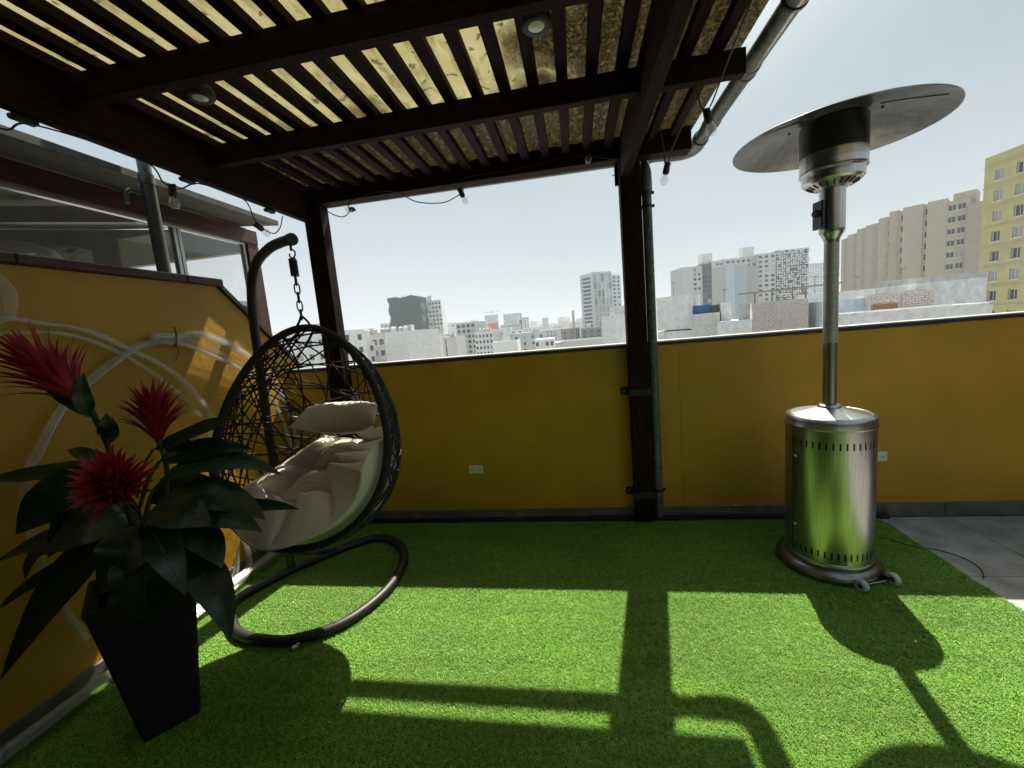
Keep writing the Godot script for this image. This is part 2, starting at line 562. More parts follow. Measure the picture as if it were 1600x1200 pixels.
# ------------------------------------------------------------------ parapets
func build_walls():
	# back parapet
	var t := thing("parapet_wall", "long low yellow painted parapet wall across the back of the terrace", "wall", Vector3(1.2, 0, -2.76))
	var g := G.new()
	g.ab(Vector3(-2.1, 0.0, -2.82), Vector3(0.6285, 1.172, -2.70))
	g.ab(Vector3(0.6305, 0.0, -2.82), Vector3(4.5, 1.172, -2.70))
	g.ab(Vector3(0.6285, 0.0, -2.82), Vector3(0.6305, 1.172, -2.7035))
	part(g, "wall_panel", M.yellow_paint, t)
	g = G.new()
	g.ab(Vector3(-2.1, 1.173, -2.83), Vector3(4.5, 1.186, -2.703))
	part(g, "coping", M.cement, t)
	g = G.new()
	var x := -2.1
	while x < 4.4:
		var x2 := x + 0.6
		var dz := 0.001 * sin(x * 3.0)
		g.ab(Vector3(x, 1.160 + rng.randf_range(-0.0025, 0.001), -2.7025), Vector3(x2, 1.1815, -2.692 + dz), 0.002)
		x = x2
	part(g, "edge_flashing", M.dark_cap, t)
	x = -2.08
	while x < 4.4:
		g = G.new()
		g.ab(Vector3(x + 0.0015, 0.0, -2.7005), Vector3(x + 0.5985, 0.088, -2.688), 0.0015)
		part(g, "baseboard_tile", M.tile_grey, t)
		x += 0.6
	# strip along the turf edge
	g = G.new()
	x = -1.95
	while x < 1.72:
		g.ab(Vector3(x, 0.0, -2.687), Vector3(x + 0.155, 0.034 + rng.randf_range(-0.004, 0.004), -2.655 + rng.randf_range(-0.004, 0.004)), 0.004)
		x += 0.15
	solo(g, "edging_strip", M.rubber, "black rubber edging strip at the foot of the back wall behind the turf", "edging")
	# left wall with sloping end
	t = thing("side_wall", "tall yellow side wall with red coping and a sloping end beside the egg chair", "wall", Vector3(-2.16, 0, 0))
	g = G.new()
	var poly := [Vector2(2.9, 0.0), Vector2(2.9, 1.745), Vector2(-2.20, 1.745), Vector2(-2.84, 1.172), Vector2(-2.84, 0.0)]
	var tri := Geometry2D.triangulate_polygon(PackedVector2Array(poly))
	for s in [[-2.1, 1.0], [-2.22, -1.0]]:
		for i in range(0, tri.size(), 3):
			g.tri(Vector3(s[0], poly[tri[i]].y, poly[tri[i]].x), Vector3(s[0], poly[tri[i + 1]].y, poly[tri[i + 1]].x), Vector3(s[0], poly[tri[i + 2]].y, poly[tri[i + 2]].x), Vector3(s[1], 0, 0))
	for i in 5:
		var a: Vector2 = poly[i]
		var b: Vector2 = poly[(i + 1) % 5]
		var n := Vector2(-(b - a).y, (b - a).x)
		g.quad(Vector3(-2.1, a.y, a.x), Vector3(-2.1, b.y, b.x), Vector3(-2.22, b.y, b.x), Vector3(-2.22, a.y, a.x), Vector3(0, n.y, n.x))
	part(g, "wall_panel", M.yellow_paint, t)
	x = 2.9
	while x > -2.2:
		g = G.new()
		var e := maxf(x - 0.7, -2.235)
		g.ab(Vector3(-2.245, 1.7465, e + 0.001), Vector3(-2.072, 1.788, x - 0.001), 0.005)
		part(g, "coping_tile", M.wood_red, t)
		x -= 0.7
	g = G.new()
	var d := Vector3(0, 1.172 - 1.745, -2.84 + 2.20)
	var bas := Basis(Vector3.RIGHT, d.normalized().cross(Vector3.RIGHT).normalized() * -1.0, d.normalized() * -1.0)
	g.box(Vector3(-2.16, 1.4585, -2.52) + bas.y * 0.018, Vector3(0.16, 0.03, d.length()), bas, 0.004)
	part(g, "slope_coping", M.dark_cap, t)
	x = 2.85
	while x > -2.6:
		g = G.new()
		g.ab(Vector3(-2.1005, 0.0, x - 0.5985), Vector3(-2.088, 0.088, x - 0.0015), 0.0015)
		part(g, "baseboard_tile", M.tile_grey, t)
		x -= 0.6
	# house wall behind the camera, with an open doorway to the right
	t = thing("house_wall", "dark house front with glazed doors closing the terrace behind the viewpoint", "wall", Vector3(0, 0, 0.95))
	g = G.new()
	g.ab(Vector3(-2.1, 0.0, 0.97), Vector3(3.5, 2.9, 1.10))
	part(g, "wall_panel", M.house_front, t)
	for k in 4:
		g = G.new()
		g.ab(Vector3(-1.9 + 1.26 * k, 0.06, 0.95), Vector3(-0.72 + 1.26 * k, 2.1, 0.968))
		part(g, "door_glass", M.pane, t)
	t = thing("boundary_wall", "tall brownish boundary wall closing the terrace beyond the right edge of the view", "wall", Vector3(3.5, 0, -1))
	g = G.new()
	g.ab(Vector3(3.45, 0.0, -2.699), Vector3(3.6, 1.9, 0.969))
	part(g, "wall_panel", M.house_front, t)

# ------------------------------------------------------------------ pergola
func build_pergola():
	var t := thing("pergola", "dark brown timber pergola with slatted roof and stained translucent sheet over the terrace", "pergola", Vector3(-0.65, 0, -2.65))
	var g := G.new()
	g.ab(Vector3(-1.729, 0.0, -2.70 + 0.003), Vector3(-1.605, 2.262, -2.60), 0.004)
	part(g, "post", M.wood_y, t)
	g = G.new()
	g.ab(Vector3(0.312, 0.03, -2.697), Vector3(0.430, 2.262, -2.60), 0.004)
	part(g, "post", M.wood_y, t)
	# side beams along z
	g = G.new()
	g.ab(Vector3(-1.732, 2.16, -2.70), Vector3(-1.690, 2.372, 0.94), 0.003)
	part(g, "side_beam", M.wood_z, t)
	g = G.new()
	g.ab(Vector3(0.318, 2.16, -2.599), Vector3(0.371, 2.372, 0.94), 0.003)
	part(g, "side_beam", M.wood_z, t)
	g = G.new()
	g.ab(Vector3(0.292, 2.14, -2.69), Vector3(0.3115, 2.262, -2.67), 0.002)
	part(g, "packing_board", M.wood_y, t)
	# front beam on the posts
	g = G.new()
	g.ab(Vector3(-1.689, 2.263, -2.70), Vector3(0.715, 2.385, -2.602), 0.003)
	part(g, "front_beam", M.wood_x, t)
	g = G.new()
	g.ab(Vector3(-1.93, 2.263, -2.699), Vector3(-1.7335, 2.384, -2.603), 0.003)
	part(g, "front_beam", M.wood_x, t)
	# cross beams
	for z in [-1.895, -1.330, -0.765, -0.2, 0.365, 0.89]:
		g = G.new()
		g.ab(Vector3(-1.689, 2.238, z), Vector3(0.317, 2.330, z + 0.047), 0.003)
		g.ab(Vector3(0.372, 2.238, z), Vector3(0.715, 2.330, z + 0.047), 0.003)
		part(g, "cross_beam", M.wood_x, t)
	# slats along z, laid on the cross beams
	var k := 0
	var x := -1.675
	while x < 0.72:
		if absf(x - 0.345) > 0.04:
			g = G.new()
			var w := 0.046
			if x > 0.66: w = 0.05
			g.ab(Vector3(x - w / 2, 2.3315, -2.60), Vector3(x + w / 2, 2.368 + rng.randf_range(-0.002, 0.002), 0.94), 0.002)
			part(g, "roof_slat", M.wood_z, t)
		x += 0.1205
		k += 1
	# translucent sheet, gently corrugated
	g = G.new()
	var rows := []
	for i in 3:
		var row := []
		var z := -2.66 + 3.6 * i / 2.0
		for j in 141:
			var xx := -2.04 + 2.77 * j / 140.0
			row.append(Vector3(xx, 2.385 + 0.007 * sin(j * TAU / 4.7), z))
		rows.append(row)
	var st := SurfaceTool.new()
	st.begin(Mesh.PRIMITIVE_TRIANGLES)
	for i in 2:
		for j in 140:
			for q in [[0, 0], [0, 1], [1, 1], [0, 0], [1, 1], [1, 0]]:
				var p: Vector3 = rows[i + q[0]][j + q[1]]
				st.set_smooth_group(1)
				st.set_uv(Vector2((p.x + 1.78) / 2.55, (p.z + 2.7) / 5.2))
				st.add_vertex(p)
	st.generate_normals()
	part_mesh(st.commit(), "roof_sheet", M.roof_sheet, t)
	# brackets holding the middle post to the wall
	for y in [0.880, 0.205]:
		g = G.new()
		g.ab(Vector3(0.308, y - 0.022, -2.697), Vector3(0.434, y + 0.022, -2.5955), 0.002)
		g.ab(Vector3(0.262, y - 0.026, -2.6995), Vector3(0.310, y + 0.026, -2.691), 0.002)
		var br := part(g, "wall_bracket", M.iron, t)
		g = G.new()
		g.lathe([[0.0, 0.009], [0.007, 0.007], [0.009, 0.0]], Vector3(0.284, y, -2.691), 10, Basis(Vector3.RIGHT, PI / 2))
		part(g, "bolt", M.steel_dull, br)
	g = G.new()
	g.tube(PackedVector3Array([Vector3(0.275, 2.20, -2.68), Vector3(0.315, 2.203, -2.68)]), 0.0025, 6)
	part(g, "nail", M.iron, t)

func arc(c: Vector3, u: Vector3, v: Vector3, r: float, a0: float, a1: float, n: int) -> Array:
	var o := []
	for i in n + 1:
		var a := a0 + (a1 - a0) * i / n
		o.append(c + (u * cos(a) + v * sin(a)) * r)
	return o

func smooth(p: Array, n := 8, closed := false) -> PackedVector3Array:
	var out := PackedVector3Array()
	var m := p.size()
	for i in (m if closed else m - 1):
		var a: Vector3 = p[(i + m - 1) % m] if closed or i > 0 else p[0] * 2.0 - p[1]
		var b: Vector3 = p[i]
		var c: Vector3 = p[(i + 1) % m]
		var d: Vector3 = p[(i + 2) % m] if closed or i < m - 2 else p[m - 1] * 2.0 - p[m - 2]
		for k in n:
			var t := float(k) / n
			out.append(b.cubic_interpolate(c, a, d, t))
	if not closed:
		out.append(p[m - 1])
	return out

func build_gutter():
	var t := thing("gutter_pipe", "weathered grey plastic drain pipe round the pergola edge and down the middle post", "drain pipe", Vector3(0.47, 0, -2.66))
	var r := 0.037
	var g := G.new()
	# along the right edge, then round an elbow to the front
	var p := PackedVector3Array([Vector3(0.785, 2.345, 0.94), Vector3(0.785, 2.342, 0.5), Vector3(0.785, 2.336, -1.2), Vector3(0.783, 2.332, -2.0), Vector3(0.782, 2.33, -2.70)])
	g.tube(p, r, 16)
	part(g, "side_pipe", M.pvc, t)
	g = G.new()
	var el := PackedVector3Array([Vector3(0.782, 2.33, -2.66)])
	for q in arc(Vector3(0.702, 2.33, -2.76), Vector3(1, 0, 0), Vector3(0, 0, -1), 0.08, 0.0, PI / 2, 6):
		el.append(q)
	el.append(Vector3(0.62, 2.33, -2.84))
	g.tube(el, r + 0.007, 16)
	part(g, "elbow", M.pvc, t)
	g = G.new()
	g.tube(PackedVector3Array([Vector3(0.66, 2.33, -2.84), Vector3(0.45, 2.338, -2.84), Vector3(-2.02, 2.348, -2.84)]), r, 16)
	part(g, "front_pipe", M.pvc, t)
	g = G.new()
	g.tube(smooth([Vector3(0.53, 2.325, -2.835), Vector3(0.485, 2.31, -2.81), Vector3(0.469, 2.26, -2.735), Vector3(0.469, 2.18, -2.672), Vector3(0.469, 2.08, -2.662)], 5), 0.034, 14)
	part(g, "elbow", M.pvc, t)
	g = G.new()
	g.tube(PackedVector3Array([Vector3(0.469, 2.12, -2.662), Vector3(0.468, 1.2, -2.662), Vector3(0.466, 0.04, -2.662)]), 0.0285, 14)
	part(g, "down_pipe", M.pvc, t)
	# collars and joints
	for z in [-0.7, -1.55, -1.98, -2.45]:
		g = G.new()
		g.tube(PackedVector3Array([Vector3(0.785, 2.335, z), Vector3(0.785, 2.335, z - 0.07)]), r + 0.005, 16)
		part(g, "pipe_joint", M.pvc, t)
	for z in [-1.63, -2.03]:
		g = G.new()
		g.tube(PackedVector3Array([Vector3(0.785, 2.335, z), Vector3(0.785, 2.335, z - 0.012)]), r + 0.007, 16)
		part(g, "clamp", M.iron, t)
	for y in [2.06, 1.985, 0.215]:
		g = G.new()
		g.tube(PackedVector3Array([Vector3(0.4685, y, -2.662), Vector3(0.4685, y + 0.013, -2.662)]), 0.032, 14)
		g.box(Vector3(0.504, y + 0.008, -2.66), Vector3(0.014, 0.016, 0.012))
		part(g, "clamp", M.iron, t)

# ------------------------------------------------------------------ neighbour's glazed room on the left
func build_neighbour():
	var t := thing("neighbour_room", "neighbour's glazed rooftop room with brown timber frame beyond the side wall", "building", Vector3(-3.6, 0, -1.0))
	var g := G.new()
	var a := Vector3(-2.2, 2.285, 0)
	var b := Vector3(-5.2, 2.66, 0)
	var n := Vector3(0.125, 1, 0).normalized()
	var prof := [a, b]
	for s in [0.0, 0.035]:
		g.quad(Vector3(a.x, a.y + s, 2.5), Vector3(a.x, a.y + s, -2.98), Vector3(b.x, b.y + s, -3.25), Vector3(b.x, b.y + s, 2.5), n * (1.0 if s > 0 else -1.0))
	g.quad(a + Vector3(0, 0, 2.5), a + Vector3(0, 0, -2.98), a + Vector3(0, 0.035, -2.98), a + Vector3(0, 0.035, 2.5), Vector3.RIGHT)
	g.quad(a + Vector3(0, 0, -2.98), b + Vector3(0, 0, -3.25), b + Vector3(0, 0.035, -3.25), a + Vector3(0, 0.035, -2.98), Vector3.FORWARD)
	part(g, "roof", M.eave, t)
	g = G.new()
	g.ab(Vector3(-2.56, 2.195, -3.10), Vector3(-2.495, 2.305, 2.5), 0.004)
	part(g, "fascia_board", M.wood_red, t)
	g = G.new()
	g.ab(Vector3(-2.56, 0.8, -3.10), Vector3(-2.50, 2.194, -2.985), 0.004)
	part(g, "corner_post", M.wood_red, t)
	g = G.new()
	g.ab(Vector3(-5.2, 2.16, -3.16), Vector3(-2.561, 2.33, -3.10), 0.004)
	part(g, "end_beam", M.wood_red, t)
	g = G.new()
	g.ab(Vector3(-2.6, 0.8, -2.984), Vector3(-2.5, 1.70, 2.5))
	part(g, "sill_wall", M.room_dark, t)
	g = G.new()
	g.ab(Vector3(-2.555, 1.701, -2.984), Vector3(-2.51, 1.735, 2.5))
	g.ab(Vector3(-2.55, 2.178, -2.984), Vector3(-2.515, 2.1945, 2.5))
	for z in [-2.98, -2.44, -2.41, -1.2, 0.2]:
		g.ab(Vector3(-2.55, 1.735, z), Vector3(-2.515, 2.178, z + 0.022))
	part(g, "window_frame", M.alu, t)
	for z in [[-2.955, -2.445], [-2.385, -1.205], [-1.175, 0.195]]:
		g = G.new()
		g.ab(Vector3(-2.536, 1.737, z[0]), Vector3(-2.530, 2.176, z[1]))
		part(g, "window_pane", M.glass, t)
	# far side and end: low wall, open above to the sky; back of room dark
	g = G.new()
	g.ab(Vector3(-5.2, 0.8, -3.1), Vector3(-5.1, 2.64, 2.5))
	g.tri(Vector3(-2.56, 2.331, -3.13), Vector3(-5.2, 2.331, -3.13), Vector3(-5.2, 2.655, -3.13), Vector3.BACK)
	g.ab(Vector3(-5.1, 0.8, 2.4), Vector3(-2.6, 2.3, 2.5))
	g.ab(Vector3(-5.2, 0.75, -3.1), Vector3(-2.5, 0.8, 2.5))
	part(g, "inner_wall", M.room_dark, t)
	# roof joists inside
	for z in [-2.3, -1.4, -0.5]:
		g = G.new()
		g.box(Vector3(-3.85, 2.40, z), Vector3(2.5, 0.1, 0.06), Basis(Vector3.BACK, -0.124))
		part(g, "joist", M.wood_red, t)
	# vent pipe
	var v := thing("vent_pipe", "grey round vent pipe rising past the neighbour's eave above the red coping", "vent pipe", Vector3(-2.155, 1.79, -1.95))
	g = G.new()
	g.tube(PackedVector3Array([Vector3(-2.155, 1.79, -1.95), Vector3(-2.155, 2.245, -1.95)]), 0.031, 16)
	part(g, "lower_pipe", M.pvc_dark, v)
	g = G.new()
	g.tube(PackedVector3Array([Vector3(-2.155, 2.246, -1.95), Vector3(-2.155, 2.9, -1.95)]), 0.029, 16)
	g.tube(PackedVector3Array([Vector3(-2.155, 2.25, -1.95), Vector3(-2.155, 2.30, -1.95)]), 0.034, 16)
	part(g, "upper_pipe", M.pvc, v)
	g = G.new()
	g.tube(smooth([Vector3(-2.16, 2.20, -1.95), Vector3(-2.20, 2.215, -1.90), Vector3(-2.205, 2.19, -1.87), Vector3(-2.20, 2.14, -1.865)], 5), 0.011, 8)
	part(g, "overflow_spout", M.pvc_dark, v)
	# pale bundle seen through the glass
	g = G.new()
	var r := RandomNumberGenerator.new()
	r.seed = 8
	for i in 4:
		g.sphere(Vector3(-2.85 - 0.05 * i, 1.86 + 0.10 * (i % 2), -2.0 + 0.13 * i - 0.2 * (i / 3)), Vector3(0.12, 0.075, 0.15), Basis(Vector3.UP, r.randf() * 3.0) * Basis(Vector3.RIGHT, 0.3), 14, 9)
	solo(g, "cloth_bundle", M.cloth_pale, "pale crumpled cloth bundle on the sill inside the neighbour's window", "cloth bundle")

# ------------------------------------------------------------------ patio heater
func build_heater():
	var c := Vector3(1.207, 0, -2.19)
	var t := thing("patio_heater", "tall stainless steel mushroom patio heater standing on the turf", "patio heater", c)
	var g := G.new()
	g.lathe([[0.0, 0.004], [0.216, 0.004], [0.222, 0.012], [0.222, 0.034], [0.216, 0.046], [0.205, 0.056], [0.190, 0.062], [0.0, 0.062]], c, 64, Basis.IDENTITY, false)
	part(g, "base_ring", M.steel_dull, t)
	# tank housing: a thin skin with two rows of open slots, dark inside
	g = G.new()
	var R := 0.183
	g.lathe([[R + 0.002, 0.063], [R + 0.004, 0.068], [R + 0.004, 0.086], [R, 0.09]], c, 72, Basis.IDENTITY, false)
	slot_band(g, c, R, 0.116, 0.150, 44)
	g.lathe([[R, 0.09], [R, 0.116]], c, 76, Basis.IDENTITY, false)
	g.lathe([[R, 0.150], [R, 0.655]], c, 76, Basis.IDENTITY, false)
	slot_band(g, c, R, 0.655, 0.689, 44)
	g.lathe([[R, 0.689], [R, 0.742]], c, 76, Basis.IDENTITY, false)
	part(g, "tank_housing", M.steel, t)
	g = G.new()
	g.lathe([[0.168, 0.08], [0.168, 0.735]], c, 40, Basis.IDENTITY, false)
	part(g, "inner_liner", M.black, t)
	g = G.new()
	g.lathe([[R, 0.740], [R + 0.005, 0.744], [R + 0.005, 0.752], [R + 0.001, 0.756], [R + 0.001, 0.778], [R - 0.006, 0.792], [R - 0.018, 0.798]], c, 72, Basis.IDENTITY, false)
	part(g, "lid_rim", M.steel, t)
	g = G.new()
	# faceted lid: ten flat facets up to the pole collar
	g.lathe([[R - 0.018, 0.7975], [R - 0.022, 0.795], [R - 0.024, 0.797]], c, 72)
	for k in 10:
		var a := TAU * (k + 0.35) / 10.0
		var b := TAU * (k + 1.35) / 10.0
		for m in 6:
			var a2 := a + (b - a) * m / 6.0
			var b2 := a + (b - a) * (m + 1) / 6.0
			var top_a := Vector3(cos(a), 0, sin(a)).lerp(Vector3(cos(b), 0, sin(b)), m / 6.0) * 0.046
			var top_b := Vector3(cos(a), 0, sin(a)).lerp(Vector3(cos(b), 0, sin(b)), (m + 1) / 6.0) * 0.046
			g.quad(c + Vector3(cos(a2) * 0.159, 0.797, sin(a2) * 0.159), c + Vector3(cos(b2) * 0.159, 0.797, sin(b2) * 0.159), c + top_b + Vector3(0, 0.826, 0), c + top_a + Vector3(0, 0.826, 0), Vector3(cos(a2) * 0.2, 1, sin(a2) * 0.2), k + 1)
	part(g, "lid", M.steel, t)
	g = G.new()
	g.lathe([[0.048, 0.822], [0.047, 0.832], [0.040, 0.838], [0.030, 0.838]], c, 32, Basis.IDENTITY, false)
	part(g, "pole_collar", M.steel, t)
	g = G.new()
	g.lathe([[0.0285, 0.83], [0.0285, 1.14]], c, 32, Basis.IDENTITY, false)
	part(g, "pole", M.steel, t)
	g = G.new()
	var pr := []
	for i in 46:
		pr.append([0.0290 + rng.randf_range(0.0, 0.0013), 1.14 + 0.47 * i / 45.0])
	g.lathe(pr, c, 32, Basis.IDENTITY, false)
	part(g, "pole_wrap", M.steel_pole, t)
	# control housing under the burner
	g = G.new()
	g.lathe([[0.0285, 1.595], [0.030, 1.615], [0.036, 1.632], [0.046, 1.648], [0.050, 1.66], [0.050, 1.668]], c, 40, Basis.IDENTITY, false)
	g.lathe([[0.050, 1.668], [0.050, 1.845]], c, 40, Basis.IDENTITY, false)
	part(g, "control_housing", M.steel, t)
	var bas := Basis(Vector3.UP, 0.16)
	g = G.new()
	g.box(c + bas * Vector3(-0.062, 1.735, 0.0), Vector3(0.018, 0.125, 0.062), bas, 0.004)
	var cp := part(g, "control_panel", M.soot, t)
	g = G.new()
	g.lathe([[0.0, 0.022], [0.012, 0.020], [0.016, 0.012], [0.016, 0.0]], c + bas * Vector3(-0.071, 1.742, 0.004), 16, bas * Basis(Vector3.BACK, PI / 2))
	part(g, "knob", M.black, cp)
	g = G.new()
	for q in [[-0.066, 1.68, 0.02], [0.05, 1.69, 0.0], [-0.03, 1.622, 0.012], [0.031, 1.628, 0.0]]:
		g = G.new()
		g.sphere(c + bas * Vector3(q[0], q[1], q[2]), Vector3(0.005, 0.005, 0.005), Basis.IDENTITY, 8, 6)
		part(g, "screw", M.iron, t)
	# burner head
	g = G.new()
	g.lathe([[0.050, 1.845], [0.062, 1.848], [0.108, 1.872], [0.118, 1.882], [0.118, 1.905], [0.119, 1.915]], c, 48, Basis.IDENTITY, true)
	g.lathe([[0.119, 1.915], [0.127, 1.920], [0.129, 1.925], [0.127, 1.930], [0.127, 1.957]], c, 48, Basis.IDENTITY, true)
	part(g, "burner_pan", M.steel, t)
	g = G.new()
	for k in 22:
		var a := TAU * k / 22.0
		var n := Vector3(cos(a), 0, sin(a))
		var b2 := Basis(n.cross(Vector3.UP), Vector3.UP, n) * Basis(Vector3.RIGHT, -0.48)
		g.box(c + n * 0.0865 + Vector3(0, 1.8595, 0), Vector3(0.007, 0.004, 0.030), b2, 0.001)
	tag(part(g, "vent_slot", M.black, t), "", "", "", "stuff")
	g = G.new()
	g.lathe([[0.127, 1.957], [0.127, 1.995]], c, 48, Basis.IDENTITY, false)
	part(g, "perforated_band", M.perforated, t)
	g = G.new()
	g.lathe([[0.127, 1.995], [0.127, 2.128], [0.118, 2.138], [0.0, 2.140]], c, 48, Basis.IDENTITY, false)
	part(g, "emitter_screen", M.soot, t)
	# reflector: shallow spun dish with rolled rim, three pressed ribs
	g = G.new()
	var up := []
	for i in 13:
		var s := i / 12.0
		up.append([0.398 - 0.398 * s, 2.072 + 0.088 * sin(s * PI / 2) - 0.0])
	g.lathe(up, c, 96, Basis.IDENTITY, false)
	var dn := []
	for i in 13:
		var s := 1.0 - i / 12.0
		dn.append([0.396 - 0.396 * s, 2.0695 + 0.088 * sin(s * PI / 2)])
	g.lathe(dn, c, 96, Basis.IDENTITY, false)
	g.lathe([[0.396, 2.0695], [0.401, 2.067], [0.402, 2.071], [0.398, 2.073]], c, 96, Basis.IDENTITY, false)
	var rf := part(g, "reflector", M.steel_dull, t)
	for k in 3:
		g = G.new()
		var a := 0.75 + TAU * k / 3.0
		var n := Vector3(cos(a), 0, sin(a))
		var rp := PackedVector3Array()
		for i in 9:
			var rr := 0.16 + 0.2 * i / 8.0
			var s := (0.396 - rr) / 0.396
			rp.append(c + n * rr + Vector3(0, 2.0685 + 0.088 * sin(s * PI / 2), 0))
		g.tube(rp, 0.003, 6)
		part(g, "seam", M.steel, rf)
	for k in 6:
		g = G.new()
		var a := 0.45 + TAU * k / 6.0
		var rr := 0.165
		g.sphere(c + Vector3(cos(a) * rr, 2.0675 + 0.088 * sin((0.396 - rr) / 0.396 * PI / 2), sin(a) * rr), Vector3(0.006, 0.004, 0.006), Basis.IDENTITY, 8, 6)
		part(g, "screw", M.iron, rf)
	g = G.new()
	g.lathe([[0.013, 2.155], [0.013, 2.166], [0.008, 2.172], [0.008, 2.18], [0.0, 2.184]], c, 12)
	part(g, "top_nut", M.iron, rf)
	# door seam and latches on the housing
	g = G.new()
	g.box(c + Vector3(-0.1797, 0.40, 0.0375), Vector3(0.006, 0.60, 0.004), Basis(Vector3.UP, -0.2))
	part(g, "door_seam", M.black, t)
	for y in [0.60, 0.245]:
		g = G.new()
		g.box(c + Vector3(-0.178, y, 0.05), Vector3(0.012, 0.014, 0.03), Basis(Vector3.UP, -0.25), 0.003)
		part(g, "latch", M.steel, t)
	for q in [[0.118, 0.30], [0.080, 0.752]]:
		g = G.new()
		var zz := sqrt(R * R - q[0] * q[0])
		g.sphere(c + Vector3(q[0], q[1], zz), Vector3(0.004, 0.004, 0.004), Basis.IDENTITY, 8, 6)
		part(g, "rivet", M.iron, t)
	# wheels on an axle
	var w1 := Vector3(1.222, 0.030, -1.952)
	var w2 := Vector3(1.385, 0.030, -2.005)
	var ax := (w2 - w1).normalized()
	g = G.new()
	g.tube(PackedVector3Array([w1 - ax * 0.02, w2 + ax * 0.02]), 0.0035, 8)
	part(g, "axle", M.steel, t)
	for w in [w1 + ax * 0.028, w2 - ax * 0.028]:
		g = G.new()
		g.box(w + Vector3(-0.012, 0.006, -0.030), Vector3(0.004, 0.022, 0.075), Basis(Vector3.UP, 0.3))
		part(g, "wheel_bracket", M.iron, t)
	for w in [w1, w2]:
		g = G.new()
		var wb := Basis(ax.cross(Vector3.UP).normalized(), ax, Vector3.UP)
		g.lathe([[0.010, -0.010], [0.014, -0.013], [0.024, -0.014], [0.028, -0.011], [0.0295, 0.0], [0.028, 0.011], [0.024, 0.014], [0.014, 0.013], [0.010, 0.010]], w, 24, wb, false)
		var wh := part(g, "wheel", M.wheel, t)
		g = G.new()
		g.lathe([[0.0, -0.011], [0.010, -0.011], [0.010, 0.011], [0.0, 0.011]], w, 12, wb)
		part(g, "hub", M.iron, wh)

func slot_band(g: G, c: Vector3, R: float, y0: float, y1: float, n: int):
	for k in n:
		var a0 := TAU * k / n
		var a1 := TAU * (k + 1) / n - 0.040
		var am := (a0 + a1) / 2
		for s in [[a0, am], [am, a1]]:
			g.quad(c + Vector3(cos(s[0]) * R, y0, sin(s[0]) * R), c + Vector3(cos(s[1]) * R, y0, sin(s[1]) * R), c + Vector3(cos(s[1]) * R, y1, sin(s[1]) * R), c + Vector3(cos(s[0]) * R, y1, sin(s[0]) * R), Vector3(cos(am), 0, sin(am)), 1)

# ------------------------------------------------------------------ egg chair
var e_c := Vector3(-1.25765, 0.95617, -1.62780)
var e_n := Vector3(0.07696, 0.30722, 0.94852)
var e_r := Vector3(0.99672, 0.0, -0.08087)
var e_u := Vector3(-0.02484, 0.95164, -0.30622)
const EA := 0.404
const EB := 0.497
const EK := 0.174
const ED := 0.42
const EAL := 1.80

func rim_at(t: float) -> Vector2:
	return Vector2(EA * sin(t) * (1.0 - EK * cos(t)), EB * cos(t))

func shell(x: float, y: float, inset := 0.0) -> Vector3:   # disc coordinates -> point on the egg
	var rho := Vector2(x, y).length()
	var t := atan2(x, y)
	var b := rim_at(t)
	var f := sin(rho * EAL) / sin(EAL)
	if rho > 1.0:
		f = 1.0 + (rho - 1.0) * 0.06
	var dep := ED * (cos(rho * EAL) - cos(EAL)) / (1.0 - cos(EAL))
	if rho > 1.0:
		dep = -(rho - 1.0) * 0.85
	var p := e_c + (e_r * b.x + e_u * b.y) * f - e_n * dep
	if inset != 0.0:
		var core := e_c + e_n * 0.10
		p += (core - p).normalized() * inset
	return p

